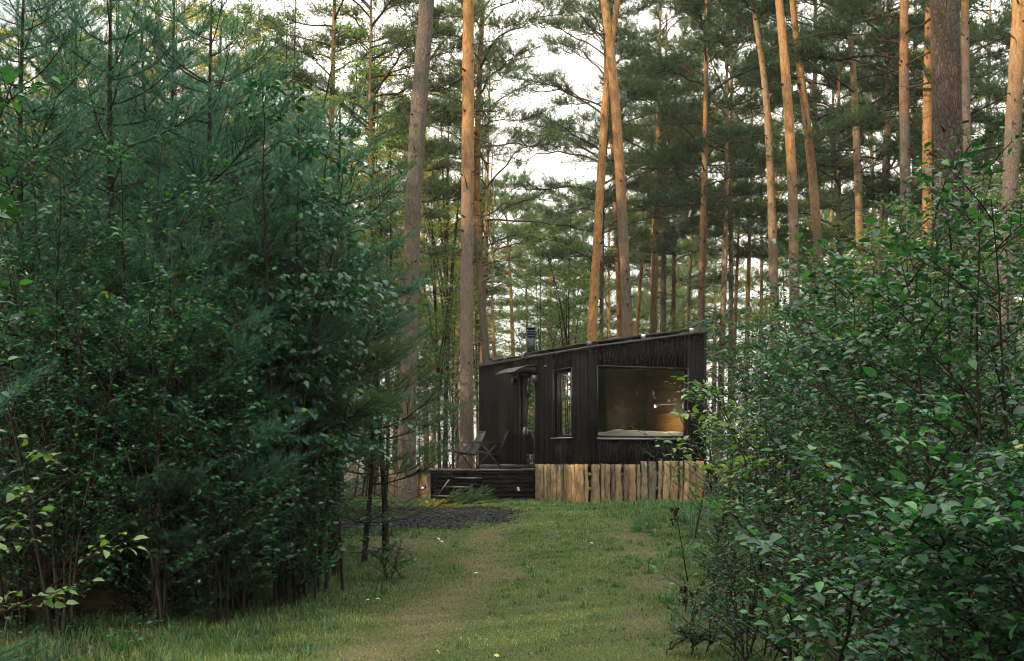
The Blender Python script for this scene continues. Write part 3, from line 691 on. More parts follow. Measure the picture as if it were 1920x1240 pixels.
V = np.stack([gx, gy, gzz], -1).reshape(-1, 3); ii = (np.arange(ny-1)[:, None] * nx + np.arange(nx-1)[None]).ravel(); F = np.stack([ii, ii+1, ii+nx+1, ii+nx], -1)
mk('duvet', V, F, m_white, bed, True)
st = incabin('stool', 'pale wooden stool standing just inside the glass door', 'stool', (.55, 3.15, ZB + .03))
B = MB(); B.tube([(0, 0, .42), (0, 0, .45)], .17, 20); B.build('seat', m_stool, st)
for a in range(4):
    B = MB(); c, s = math.cos(a*1.571+.785), math.sin(a*1.571+.785); B.tube([(c*.19, s*.19, 0), (c*.11, s*.11, .42)], .016, 8); B.build('leg', m_stool, st)

# ------------------------------------------------------------------ deck (same local frame)
deck = incabin('deck', 'low black stained timber deck with three steps in front of the cabin door', 'deck')
DT = .70
B = MB()
def planks_front(B, xa, xb, y, z0, z1, axis='x', sign=-1):
    n = max(1, round((z1 - z0) / .098)); h = (z1 - z0) / n
    for k in range(n):
        a, b = z0 + k*h + .0015, z0 + (k+1)*h - .0015
        if axis == 'x': B.box((xa, y, a), (xb, y + .02, b))
        else: B.box((y, xa, a), (y + .02, xb, b))
planks_front(B, -1.285, -.03, 2.74, -.15, DT - .03)            # face beside the skirt
planks_front(B, -2.12, -1.29, 3.66, -.15, DT - .03)            # face behind the steps
planks_front(B, 2.765, 3.655, -1.305, -.15, DT - .03, 'y')
planks_front(B, 2.765, 5.9, -.055, -.15, DT - .05, 'y')
B.build('fascia', m_deckm, deck)
B = MB()
y = 2.72
while y < 5.75:
    xl = -1.31 if y < 3.6 else -2.32
    B.box((xl, y, DT - .028), (-.03, y + .112, DT + .003*rng.rand())); y += .118
B.build('deck_boards', m_decktop, deck)
B = MB()
B.box((-1.26, 2.77, -.2), (-.06, 3.65, DT - .04)); B.box((-2.08, 3.69, -.2), (-.06, 5.7, DT - .04)); B.build('frame', m_black, deck)
for k, (xa, xb, zt) in enumerate(((-1.58, -1.31, .52), (-1.86, -1.585, .325), (-2.14, -1.865, .12))):
    B = MB(); B.box((xa - .02, 2.75, zt - .03), (xb, 3.65, zt)); s_ = B.build('step', m_decktop, deck)
    B = MB(); planks_front(B, xa, xb, 2.765, -.15, zt - .032); planks_front(B, 2.79, 3.64, xa, -.15, zt - .032, 'y'); B.build('riser', m_deckm, s_)
y = 3.72
while y < 5.6:
    w_ = .13 + .06*rng.rand(); slab((-2.16, y + w_/2, 0), (0, -1, 0), (-1, 0, 0), w_, DT - .09, -.15, m_slab[int(rng.randint(0, 2))], .04, deck); y += w_ + .01
x = -2.95
while x < -2.16:
    w_ = .12 + .05*rng.rand(); slab((x + w_/2, 4.35, 0), (1, 0, 0), (0, -1, 0), w_, DT - .12 + .02*rng.rand(), -.15, m_slab[int(rng.randint(0, 2))], .04, deck); x += w_ + .008
B = MB(); B.box((-.46, 2.715, .26), (-.42, 2.739, .30)); B.tube([(-.44, 2.70, .22), (-.44, 2.70, .27)], [.03, .022], 10); tag(B.build('step_light', m_whitep, deck), 'small pale fitting on the deck fascia')

# ------------------------------------------------------------------ folding chairs on the deck
m_mesh = plain('grey_chair_fabric', (0.055, 0.06, 0.064), 0.75, 0.3, 0, .2, 40)
m_cfr = plain('chair_frame_steel', (.045, .047, .05), .35, .5, .5, .1)
def lounge_chair(loc, rz, label):
    c = incabin('garden_chair', label, 'chair', loc, rz, 'folding chairs on the deck')
    T = lambda mb, pts: [mb.tube(pts[i:i+2], .015, 6) for i in range(len(pts)-1)]
    for s in (-.27, .27):
        B = MB(); T(B, [(.28, s, .42), (-.22, s, .33), (-.46, s, .88)]); B.build('side_rail', m_cfr, c)
        B = MB(); T(B, [(-.30, s*1.05, 0), (.16, s*1.05, .60)]); B.build('leg', m_cfr, c)
        B = MB(); T(B, [(.30, s*1.02, 0), (-.18, s*1.02, .56)]); B.build('leg', m_cfr, c)
        B = MB(); B.bar((-.34, s*1.08, .63), (.26, s*1.08, .61), .045, .02); B.build('armrest', m_cfr, c)
    B = MB(); T(B, [(-.30, -.28, .012), (-.30, .28, .012)]); T(B, [(.30, -.28, .012), (.30, .28, .012)]); T(B, [(-.46, -.27, .88), (-.46, .27, .88)]); T(B, [(.28, -.27, .42), (.28, .27, .42)]); B.build('crossbar', m_cfr, c)
    def sheet(P, n=8, sag=.03):
        V = []
        for i in range(n + 1):
            t = i / n; p = np.array(P[0]) * (1-t) + np.array(P[1]) * t
            for j in range(7):
                u = j / 6; V.append((p[0], (-.255 + .51*u), p[2] - sag * math.sin(math.pi*u) * math.sin(math.pi * t)))
        return V, [(i*7+j, i*7+j+1, (i+1)*7+j+1, (i+1)*7+j) for i in range(n) for j in range(6)]
    for nm, P in (('backrest', ((-.225, 0, .35), (-.455, 0, .86))), ('seat', ((.27, 0, .42), (-.215, 0, .335)))):
        V, F = sheet(P); V = np.array(V); F = np.array(F); k = len(V)
        V2 = np.concatenate([V, V - [0, 0, .006]]); mk(nm, V2, np.concatenate([F, F[:, ::-1] + k]), m_mesh, c, True)
    return c
lounge_chair((-.95, 4.75, DT), math.radians(176), 'black folding chair at the left of the deck before the pink barked pine')
lounge_chair((-.55, 4.2, DT), math.radians(156), 'black folding garden chair against the cabin wall, nearer the door')

# ================================================================== GROUND
def dirtmask(x, y):
    x = np.asarray(x, float); y = np.asarray(y, float)
    wob = .12 * np.sin(y * .9) + .08 * np.sin(y * 2.1 + 1)
    c1 = np.where(y < 17, -.9 + .085 * (y - 10.4), -.34 + .02 * (y - 17)) + wob
    c2 = 1.12 + .075 * (y - 10.4) + wob * .6
    g = np.exp(-((x - c1 + .1 * np.sin(y * 3.1)) / (.43 - .010 * (y - 10))) ** 2) * (.84 + .16 * np.sin(y * 1.7 + x * 2.3)) * (1 - smooth01(22, 27, y)) * .95
    g2 = np.exp(-((x - c2) / .42) ** 2) * (1 - .5 * smooth01(19, 26, y)) * .9
    far = np.exp(-((x + 1.6) / 1.0) ** 2 - ((y - 18.6) / 1.3) ** 2) * .8
    patch = .5 + .5 * np.sin(x * 2.3 + np.sin(y * 1.3) * 2) * np.sin(y * 1.15 + 1)
    return np.clip(np.maximum.reduce([g * .9, g2 * .78 * (.35 + .65 * patch), far]), 0, 1)
def mulch(x, y):
    a = ((x + 2.6 + .09 * (y - 23.5)) / 2.3) ** 2 + ((y - 23.4) / 2.6) ** 2
    b = ((x + .75) / .75) ** 2 + ((y - 24.2) / 1.5) ** 2
    n = .28 * np.sin(x * 4.3 + y * 2.2) + .2 * np.sin(x * 9 - y * 5)
    return (np.minimum(a, b) + n) < 1
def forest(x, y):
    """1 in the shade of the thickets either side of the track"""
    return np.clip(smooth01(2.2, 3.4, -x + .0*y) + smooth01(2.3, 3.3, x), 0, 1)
M = Mat('meadow_soil'); at_ = M.node('ShaderNodeAttribute', attribute_name='dirt'); v = M.coord()
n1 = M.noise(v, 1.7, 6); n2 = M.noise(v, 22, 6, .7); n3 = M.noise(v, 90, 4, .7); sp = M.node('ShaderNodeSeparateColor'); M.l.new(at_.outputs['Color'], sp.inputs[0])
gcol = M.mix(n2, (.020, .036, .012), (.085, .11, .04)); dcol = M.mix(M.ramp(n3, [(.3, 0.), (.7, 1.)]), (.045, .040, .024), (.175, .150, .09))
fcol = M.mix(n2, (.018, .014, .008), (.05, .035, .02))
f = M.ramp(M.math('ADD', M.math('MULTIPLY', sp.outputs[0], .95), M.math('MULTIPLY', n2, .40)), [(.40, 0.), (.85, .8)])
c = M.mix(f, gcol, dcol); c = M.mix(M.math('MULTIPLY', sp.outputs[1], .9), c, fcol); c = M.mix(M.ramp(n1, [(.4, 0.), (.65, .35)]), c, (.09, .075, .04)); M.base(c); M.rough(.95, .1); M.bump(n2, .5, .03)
def axis_(a, b, step, far, grow=1.25):
    c = list(np.arange(a, b, step)); s = step; lo = [a]; hi = [c[-1]]
    while hi[-1] < far: s *= grow; hi.append(hi[-1] + s)
    s = step
    while lo[-1] > -far: s *= grow; lo.append(lo[-1] - s)
    return np.array(lo[:0:-1] + c + hi[1:])
gxs = axis_(-7, 7, .11, 900); gys = axis_(8, 36, .13, 900)
X, Y = np.meshgrid(gxs, gys); Z = gz(X, Y) + np.where((abs(X) < 8) & (Y > 7) & (Y < 37), .008 * np.sin(X*13) * np.sin(Y*11 + X*5), 0)
nx, ny = len(gxs), len(gys); ii = (np.arange(ny-1)[:, None] * nx + np.arange(nx-1)[None]).ravel()
g = mk('ground', np.stack([X, Y, Z], -1).reshape(-1, 3), np.stack([ii, ii+1, ii+nx+1, ii+nx], -1), M.m, smooth=True); tag(g, kind='structure')
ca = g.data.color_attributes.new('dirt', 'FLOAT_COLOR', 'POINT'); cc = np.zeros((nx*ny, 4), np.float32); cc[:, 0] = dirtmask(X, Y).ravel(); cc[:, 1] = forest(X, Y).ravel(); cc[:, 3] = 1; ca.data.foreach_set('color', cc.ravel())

def blades(n, rng, test, hfun, wfun, region, bend=.5):
    x = region[0] + (region[1] - region[0]) * rng.rand(n); y = region[2] + (region[3] - region[2]) * rng.rand(n) ** 1.15
    keep = (abs(x) < .40 * y + .6) & (rng.rand(n) < test(x, y)); x, y = x[keep], y[keep]; m = len(x)
    c, s = math.cos(-CR), math.sin(-CR); lx = (x-CX)*c - (y-CY)*s; ly = (x-CX)*s + (y-CY)*c
    k2 = ~((lx > -.02) & (ly > .0) & (ly < 6) & (lx < WX)) & ~((lx < 0) & (lx > -1.28) & (ly > 2.77) & (ly < 3.7)) & ~((lx < 0) & (lx > -2.1) & (ly > 3.6) & (ly < 6))
    x, y = x[k2], y[k2]; m = len(x); z = gz(x, y) - .006
    h = hfun(x, y, rng); w = wfun(y); a = rng.rand(m) * 6.28; la = rng.rand(m) * 6.28; ln = h * bend * rng.rand(m)
    P = np.stack([x, y, z], -1); S_ = np.stack([np.cos(a), np.sin(a), 0*a], -1) * (w/2)[:, None]; Ln = np.stack([np.cos(la), np.sin(la), 0*a], -1)
    Md = P + Ln * (ln * .3)[:, None] + np.stack([0*a, 0*a, h*.6], -1); Tp = P + Ln * ln[:, None] + np.stack([0*a, 0*a, h * (1 - .35 * (ln / h) ** 2)], -1)
    V = np.stack([P - S_, P + S_, Md - S_*.8, Md + S_*.8, Tp], 1).reshape(-1, 3); b = np.arange(m)[:, None] * 5
    F = (b[:, :, None] + np.array([(0, 1, 3), (0, 3, 2), (2, 3, 4)])[None]).reshape(-1, 3); return V, F
def lown(x, y): return .5 + .5 * np.sin(x * 1.7 + np.sin(y * 1.1) * 2) * np.sin(y * .8 + x * .5)
m_grass = foliage('grass_blades', [(.022, .06, .02), (.072, .13, .042), (.21, .245, .095)], .55, .3, .3, bigs=1.1, bigw=.8)
m_tuft = foliage('tuft_blades', [(.02, .065, .028), (.05, .12, .05), (.14, .22, .09)], .5, .3, .3, bigs=.8, bigw=.5)
m_straw = foliage('dry_grass_blades', [(.06, .045, .025), (.16, .12, .065), (.32, .26, .15)], .8, .2, .15)
rng = np.random.RandomState(3)
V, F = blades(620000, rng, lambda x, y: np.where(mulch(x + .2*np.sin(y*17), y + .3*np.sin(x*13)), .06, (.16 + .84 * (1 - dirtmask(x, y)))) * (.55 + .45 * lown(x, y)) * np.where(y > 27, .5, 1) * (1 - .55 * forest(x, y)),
              lambda x, y, r: (.014 + .024 * r.rand(len(x)) + .022 * lown(x, y) * r.rand(len(x)) + .10 * r.rand(len(x)) * smooth01(1.0, 2.4, -x) * (1 - smooth01(15, 19, y)) + .03 * smooth01(2, 3, x) + .07 * smooth01(26.5, 28.3, y) * r.rand(len(x))) * (1 - .35 * dirtmask(x, y)),
              lambda y: .0030 + .00022 * y, (-9, 9, 9.3, 33), 1.5)
tag(mk('grass', V, F, m_grass), 'short green grass covering the clearing and the track', 'grass', kind='stuff')
V, F = blades(170000, rng, lambda x, y: np.where(mulch(x, y), .03, .35 + .65 * dirtmask(x, y)) * .8, lambda x, y, r: .01 + .022 * r.rand(len(x)), lambda y: .0030 + .00022 * y, (-7, 7, 9.3, 30), 2.4)
tw = []
cx_ = -8 + 16*rng.rand(5200); cy_ = 9.4 + 19*rng.rand(5200); kk = (rng.rand(5200) < .16 + .84 * smooth01(.7, 2.2, abs(cx_ + .1))) & ~mulch(cx_, cy_) & (dirtmask(cx_, cy_) < .45)
cx_, cy_ = cx_[kk], cy_[kk]; nt_ = len(cx_); bl = 22; bx0 = np.repeat(cx_, bl) + rng.randn(nt_*bl)*.035; by0 = np.repeat(cy_, bl) + rng.randn(nt_*bl)*.035; h_ = np.repeat(.05 + .10*rng.rand(nt_) * (.5 + smooth01(1.2, 2.6, abs(cx_))), bl) * (.6 + .6*rng.rand(nt_*bl)); aa = rng.rand(nt_*bl)*6.28
P_ = np.stack([bx0, by0, gz(bx0, by0) - .005], -1); o_ = np.stack([np.cos(aa), np.sin(aa), 0*aa], -1); sd_ = np.stack([-np.sin(aa), np.cos(aa), 0*aa], -1) * (.0022 + .00010*by0)[:, None]; up_ = np.array([0, 0, 1.])
md_ = P_ + o_ * (h_*.25)[:, None] + up_ * (h_*.65)[:, None]; tp_ = P_ + o_ * (h_*(.5 + .5*rng.rand(nt_*bl)))[:, None] + up_ * (h_*(.7 + .3*rng.rand(nt_*bl)))[:, None]
Vt = np.stack([P_ - sd_, P_ + sd_, md_ - sd_*.8, md_ + sd_*.8, tp_], 1).reshape(-1, 3); Ft = ((np.arange(nt_*bl)[:, None] * 5)[:, :, None] + np.array([(0, 1, 3), (0, 3, 2), (2, 3, 4)])[None]).reshape(-1, 3)
tag(mk('grass_tufts', Vt, Ft, m_tuft), 'taller tufts of grass scattered through the clearing', 'grass tufts', kind='stuff')
tag(mk('dry_grass', V, F, m_straw), 'dry straw and needle litter along the wheel ruts', 'dry grass', kind='stuff')
# dark mulch
n = 34000; x = -5.5 + 6.3 * rng.rand(n); y = 20.0 + 7 * rng.rand(n); k = mulch(x + rng.randn(n) * .16, y + rng.randn(n) * .28); x, y = x[k], y[k]; m = len(x)
c4 = rng.randn(m, 4, 3) * np.array([.016, .016, .009]); V = (np.stack([x, y, gz(x, y) + .01 + .02*rng.rand(m)], -1)[:, None] + c4).reshape(-1, 3)
F = (np.arange(m)[:, None, None] * 4 + np.array([(0, 1, 2), (0, 2, 3), (0, 3, 1), (1, 3, 2)])[None]).reshape(-1, 3)
xs, ys = np.meshgrid(np.arange(-5, .7, .07), np.arange(20, 27, .07)); mkk = mulch(xs + .1 * np.sin(ys*23), ys + .18 * np.sin(xs*19)); cell = mkk[:-1, :-1] & mkk[1:, 1:]; nn = xs.shape[1]
i0 = (np.arange(xs.shape[0]-1)[:, None] * nn + np.arange(nn-1)[None])[cell]; base_n = len(V); V = np.concatenate([V, np.stack([xs, ys, gz(xs, ys) + .014], -1).reshape(-1, 3)])
tag(mk('mulch', V, [np.stack([i0, i0+1, i0+nn+1, i0+nn], -1) + base_n, F], plain('charred_mulch', (.028, .030, .036), .8, .3, 0, .5, 30)), 'dark charred mulch spread in front of the deck', 'mulch', kind='stuff')

# ================================================================== TALL PINES
R_ = np.random.RandomState
TP = [  # pts, Y, w, H, bark, hc, limbs, R, label
 ([(762,905),(768,640),(773,430),(783,230),(801,0)], 27.5, 32, 24, b_grey, 11.5, 34, 2.6, 'thick grey brown pine trunk nearest the deck, left of the pink barked pine'),
 ([(874,870),(875,600),(877,300),(878,0)], 36, 25, 25, b_pink, 12.5, 34, 2.4, 'straight pine with pinkish bark turning orange above, rising behind the deck chairs'),
 ([(912,680),(903,560),(893,400),(896,200),(903,60)], 44, 15, 21, b_mid, 10.5, 40, 3.0, 'slim curved orange pine just right of the pink barked pine'),
 ([(1107,650),(1120,440),(1138,130),(1160,0)], 41, 17.5, 23, b_orange, 17, 26, 2.5, 'orange pine leaning right behind the cabin, left one of the crossing pair'),
 ([(1178,640),(1164,360),(1144,77),(1130,0)], 38, 20, 24, b_mid, 17, 26, 2.5, 'orange and grey pine leaning left behind the cabin, right one of the crossing pair'),
 ([(1162,620),(1150,300),(1139,180)], 58, 10, 22, b_orange, 14, 26, 2.4, 'thin orange pine between the crossing pair'),
 ([(962,660),(957,520),(953,470)], 78, 9, 17, b_orange, 11, 26, 2.6, 'thin distant orange pine behind the stove pipe'),
 ([(927,670),(922,560),(924,470)], 74, 8, 16, b_pale, 9, 26, 2.6, 'thin distant pale pine left of the stove pipe'),
 ([(988,600),(986,500)], 82, 6, 16, b_grey, 9, 24, 2.6, 'very thin distant grey pine above the stove pipe'),
 ([(1195,610),(1205,480),(1212,420)], 64, 8, 19, b_orange, 10, 26, 2.6, 'thin orange pine leaning right beside the crossing pair'),
 ([(1224,640),(1228,400),(1232,300)], 58, 15, 21, b_mid, 10, 40, 3.0, 'dark pine with orange upper trunk above the cabin roof'),
 ([(1243,640),(1247,350)], 62, 12, 21, b_grey, 9.5, 34, 3.0, 'dark grey pine above the middle of the cabin roof'),
 ([(1261,640),(1264,400)], 66, 9, 20, b_grey, 9.5, 34, 3.0, 'slim dark pine above the middle of the cabin roof'),
 ([(1289,620),(1296,480)], 72, 9, 19, b_grey, 9.5, 34, 2.8, 'slim dark pine over the right end of the cabin roof'),
 ([(1313,620),(1320,330),(1323,150)], 52, 15, 21, b_mid, 9.5, 44, 3.4, 'orange pine with spreading dead limbs at the right end of the cabin'),
 ([(1354,610),(1359,430),(1362,248)], 60, 12, 21, b_pale, 12, 34, 3.0, 'pale brown pine right of the cabin'),
 ([(1369,600),(1371,300),(1372,0)], 62, 10, 24, b_grey, 13, 34, 2.8, 'slim grey pine beside the pale brown pine right of the cabin'),
 ([(1378,590),(1384,450),(1390,330)], 68, 8, 18, b_orange, 10, 24, 2.6, 'thin orange pine leaning right, behind the pale brown one'),
 ([(1403,570),(1407,400),(1410,268)], 66, 9, 20, b_orange, 10.5, 34, 3.0, 'slender straight orange pine in the gap of white sky'),
 ([(1429,557),(1429,232)], 72, 8, 20, b_pale, 10.5, 30, 3.0, 'slender pale pine in the gap of white sky'),
 ([(1453,547),(1447,300),(1438,155),(1420,50),(1411,0)], 46, 18, 22, b_pale, 15, 30, 3.0, 'grey brown pine whose top bends to the left'),
 ([(1491,640),(1486,360),(1468,100),(1457,0)], 38, 20, 24, b_mid, 17, 26, 2.5, 'tall golden pine leaning left, most prominent right of the cabin'),
 ([(1522,568),(1526,250),(1529,0)], 55, 14, 24, b_mid, 14.5, 30, 2.6, 'straight pine behind the golden leaning pine'),
 ([(1541,540),(1527,310),(1506,155),(1486,0)], 42, 18, 24, b_mid, 15.5, 30, 2.6, 'orange pine curving left beside the golden leaning pine'),
 ([(1611,465),(1604,284),(1597,103),(1585,0)], 46, 16, 24, b_pale, 10, 44, 3.4, 'pale pine standing free with dark foliage round its middle'),
 ([(1640,387),(1635,284)], 62, 12, 22, b_pale, 9, 30, 3.2, 'pale knotty pine between the free standing pale pine and the dark ones'),
 ([(1656,370),(1662,248),(1664,150)], 48, 18, 22, b_grey, 9.5, 44, 3.2, 'grey pine under the dark foliage on the right'),
 ([(1698,387),(1697,200),(1697,0)], 40, 22, 24, b_grey, 10.5, 50, 3.6, 'rough grey pine left of the bright orange trunk'),
 ([(1715,413),(1716,200),(1717,0)], 56, 12, 23, b_orange, 13, 28, 2.6, 'thin orange pine between the rough grey pine and the bright orange trunk'),
 ([(1738,465),(1742,155),(1745,0)], 40, 20, 24, b_orange, 14.5, 30, 2.6, 'bright orange pine trunk beside the big dark trunk'),
 ([(1786,520),(1780,400),(1771,150),(1764,0)], 20.5, 56, 26, b_dark, 14, 24, 2.8, 'massive dark pine trunk, thickest in the picture'),
 ([(1818,360),(1815,150),(1813,0)], 36, 19, 25, b_grey, 15, 28, 2.6, 'brown pine just right of the massive dark trunk'),
 ([(1850,361),(1853,180),(1858,0)], 58, 10, 24, b_pale, 13, 28, 2.6, 'thin pale pine between the brown pine and the rightmost orange one'),
 ([(1884,439),(1893,250),(1912,0)], 30, 31, 24, b_high, 14.5, 26, 2.6, 'big pine leaning right at the right edge, orange above and grey below'),
 ([(1128,640),(1132,300)], 56, 8, 20, b_grey, 8.5, 44, 4.2, 'dark dense crowned pine whose thin trunk hides behind the crossing pair'),
 ([(905,600),(915,300)], 58, 8, 18, b_orange, 8, 24, 3.8, 'airy pine with long thin limbs behind the slim curved pine'),
 ([(690,600),(694,300)], 44, 10, 18, b_pale, 7, 50, 3.6, 'pine with a full low crown left of the thick grey brown trunk'),
 ([(1575,500),(1572,200)], 52, 10, 20, b_grey, 8.5, 42, 4.0, 'dark crowned pine between the golden leaning pine and the pale one'),
 ([(1800,400),(1798,200)], 48, 10, 20, b_grey, 8.5, 40, 3.6, 'pine whose dark crown spreads behind the massive trunk'),
 ([(618,420),(622,170),(627,0)], 44, 13, 22, b_orange, 12, 36, 3.0, 'orange pine showing above the left thicket'),
 ([(285,400),(293,100),(297,0)], 50, 16, 22, b_pale, 12, 36, 3.0, 'sunlit pine behind the top of the left thicket'),
]
for i, (pts, Y_, w_, H, mat, hc, limbs, R, lab) in enumerate(TP):
    tall_pine(pts, Y_, w_, H, mat, R_(100 + i), lab, hc, R, limbs, dead=18 if i in (14, 2, 20) else 11, nw=.016 if Y_ < 60 else .02, needle=m_pine_hazed if i in (2, 6, 7, 8, 35, 36, 39, 40) or Y_ > 57 else m_pine)
# further pines closing the wood
def put(px, Y_): return (px - 960) / FPX * Y_
def copy_tree(root, loc, rz, sc=1.0, label=None):
    r_ = root.copy(); COL.objects.link(r_); r_.location = loc; r_.rotation_euler = (0, 0, rz); r_.scale = (sc, sc, sc)
    if label: r_['label'] = label
    for ch in root.children:
        c = ch.copy(); COL.objects.link(c); c.parent = r_
    return r_
far_proto = []
r = R_(77)
for px, Y_ in ((1030,88),(1075,95),(1140,92),(1275,90),(1340,98),(1450,85),(1560,80),(1585,66),(1690,72),(1790,70),(1880,80),(860,92),(800,70),(700,60),(740,85),(560,70),(480,56),(400,75),(220,62),(120,55),(40,70),(1960,50),(2010,62)):
    if len(far_proto) < 5:
        far_proto.append(tall_pine([(px, 700), (px + r.randn()*8, 300)], Y_, 8 + 120 / Y_ * 4 * r.rand(), 17 + 5*r.rand(), (b_mid, b_pale, b_orange, b_grey, b_mid)[len(far_proto)], R_(int(px)), 'slender distant pine half hidden in the far wood', 7.5, 3.4, 34, group='distant pines', nw=.022, needle=m_pine_hazed))
    else: copy_tree(far_proto[r.randint(5)], (put(px, Y_), Y_, float(gz(put(px, Y_), Y_)) - .1), r.rand() * 6.28, .85 + .3*r.rand())
for q in range(46):
    px = -60 + 2040 * r.rand(); Y_ = 98 + 70 * r.rand()
    if 1330 < px < 1490 or 890 < px < 1000: continue
    copy_tree(far_proto[r.randint(5)], (put(px, Y_), Y_, -.9), r.rand() * 6.28, .95 + .45*r.rand())
# pines of the wood left of the picture (mirrored in the cabin windows)
for k, (x, y) in enumerate(((-20, 42), (-24, 52), (-15, 36), (-28, 60), (-32, 48))):
    copy_tree(far_proto[k], (x, y, .5), k * 1.3, 1.0)
# the wood goes on round the clearing, behind and beside the camera
r = R_(909); wd = Acc(); LPs, LDs, LNs, LLs = [], [], [], []; cnt = 0
while cnt < 480:
    x = -55 + 110*r.rand(); y = -38 + 120*r.rand()
    if abs(x) < .39 * y + (4.5 if y < 26 else 1.8) or (abs(x) < 5.5) or math.hypot(x, y) < 8: continue
    cnt += 1; H = 15 + 7*r.rand(); R = 1.8 + 1.4*r.rand(); bush = cnt % 5 < 3
    if bush: H = 3 + 4*r.rand(); R = 2.0 + r.rand()
    z0 = float(gz(x, y)); wd.add(tubes(np.array([[(x, y, z0), (x + .2*r.randn(), y, z0 + H*.5), (x + .3*r.randn(), y, z0 + H)]]), np.array([[.16, .12, .03]]) * (.3 if bush else 1), 7))
    n = 900 if bush else 1500; cl = 28; cc_ = r.randn(cl, 3); cc_ = unit(cc_) * (r.rand(cl, 1) ** .4); zc, zr_ = (H*.5, H*.5) if bush else (H*.72, H*.30)
    cc_ = cc_ * [R, R, zr_] + [x, y, z0 + zc]; p = cc_[r.randint(0, cl, n)] + r.randn(n, 3) * [.42, .42, .28]
    LPs.append(p); LDs.append(r.randn(n, 3)); LNs.append(r.randn(n, 3) * .7 + [0, 0, 1]); LLs.append(.30 + .25*r.rand(n))
V, F = leaves_mesh(*map(np.concatenate, (LPs, LDs, LNs, LLs)), hi=False); Vw, Fw = wd.get(); k = len(V)
o = mk('surrounding_wood', np.concatenate([V, Vw]), [F, Fw + k], None, mid=np.concatenate([np.zeros(len(F), int), np.ones(len(Fw), int)]), mats=[m_pine, m_limb]); tag(o, 'dark pine wood closing round the clearing on both sides', 'wood', kind='stuff')

# ================================================================== BROADLEAVED UNDERGROWTH BEHIND
def hh(top, Y_, x=0): return EYE + (HORIZ - top) / FPX * Y_ - float(gz(x, Y_))
def put(px, Y_): return (px - 960) / FPX * Y_
for i, (px, Y_, top, R, lab, mt) in enumerate((
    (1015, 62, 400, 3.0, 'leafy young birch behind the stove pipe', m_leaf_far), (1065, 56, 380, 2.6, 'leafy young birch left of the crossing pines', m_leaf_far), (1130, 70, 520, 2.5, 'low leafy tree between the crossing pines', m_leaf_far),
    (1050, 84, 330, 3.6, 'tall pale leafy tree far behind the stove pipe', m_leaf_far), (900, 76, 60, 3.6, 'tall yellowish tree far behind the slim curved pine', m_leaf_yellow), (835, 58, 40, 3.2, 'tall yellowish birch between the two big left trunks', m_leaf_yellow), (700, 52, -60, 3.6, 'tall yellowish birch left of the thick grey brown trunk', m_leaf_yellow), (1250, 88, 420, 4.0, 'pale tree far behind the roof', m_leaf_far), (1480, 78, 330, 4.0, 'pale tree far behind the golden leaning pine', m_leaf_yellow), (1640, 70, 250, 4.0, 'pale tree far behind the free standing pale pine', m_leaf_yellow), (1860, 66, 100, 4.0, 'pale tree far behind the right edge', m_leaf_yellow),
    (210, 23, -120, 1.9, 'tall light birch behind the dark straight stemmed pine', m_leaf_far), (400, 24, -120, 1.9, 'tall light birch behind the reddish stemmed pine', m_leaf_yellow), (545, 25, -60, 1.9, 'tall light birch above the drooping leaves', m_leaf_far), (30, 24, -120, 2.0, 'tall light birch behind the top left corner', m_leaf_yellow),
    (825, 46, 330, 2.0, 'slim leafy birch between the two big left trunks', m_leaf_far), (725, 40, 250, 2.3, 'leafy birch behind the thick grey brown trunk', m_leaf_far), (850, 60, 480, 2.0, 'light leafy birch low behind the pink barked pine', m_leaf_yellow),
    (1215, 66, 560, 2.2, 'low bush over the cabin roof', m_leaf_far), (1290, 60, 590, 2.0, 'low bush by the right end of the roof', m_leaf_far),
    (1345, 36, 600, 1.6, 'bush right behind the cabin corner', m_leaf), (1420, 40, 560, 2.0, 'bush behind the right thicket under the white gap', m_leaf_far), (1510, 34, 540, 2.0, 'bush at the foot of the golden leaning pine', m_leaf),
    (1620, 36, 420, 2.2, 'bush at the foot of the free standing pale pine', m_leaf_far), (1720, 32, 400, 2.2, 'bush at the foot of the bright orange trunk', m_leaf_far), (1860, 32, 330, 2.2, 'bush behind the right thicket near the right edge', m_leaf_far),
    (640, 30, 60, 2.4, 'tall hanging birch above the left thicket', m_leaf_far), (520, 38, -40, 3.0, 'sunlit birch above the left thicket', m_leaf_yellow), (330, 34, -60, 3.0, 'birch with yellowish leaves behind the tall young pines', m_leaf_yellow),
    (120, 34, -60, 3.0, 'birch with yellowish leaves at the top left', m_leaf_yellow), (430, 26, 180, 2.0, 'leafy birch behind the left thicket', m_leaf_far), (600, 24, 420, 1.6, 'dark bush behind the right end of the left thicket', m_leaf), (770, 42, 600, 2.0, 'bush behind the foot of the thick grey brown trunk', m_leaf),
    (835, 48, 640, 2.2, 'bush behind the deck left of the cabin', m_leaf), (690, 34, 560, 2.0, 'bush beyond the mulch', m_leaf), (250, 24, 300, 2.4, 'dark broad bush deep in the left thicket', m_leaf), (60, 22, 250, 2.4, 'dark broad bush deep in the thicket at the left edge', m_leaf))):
    lf = .15 if Y_ > 50 else .12 if Y_ > 30 else .085
    shrub('birch_tree' if 'birch' in lab else 'bush', put(px, Y_), Y_, hh(top, Y_), R, R_(500 + i), lab, 'birch tree' if 'birch' in lab else 'bush', 'broadleaved trees and bushes in the wood', mt, lf, 8 if mt is m_leaf_yellow else 6, 15, 7, .08, hi=False, spread=.6, droop=.1, nl=8, single='birch' in lab)

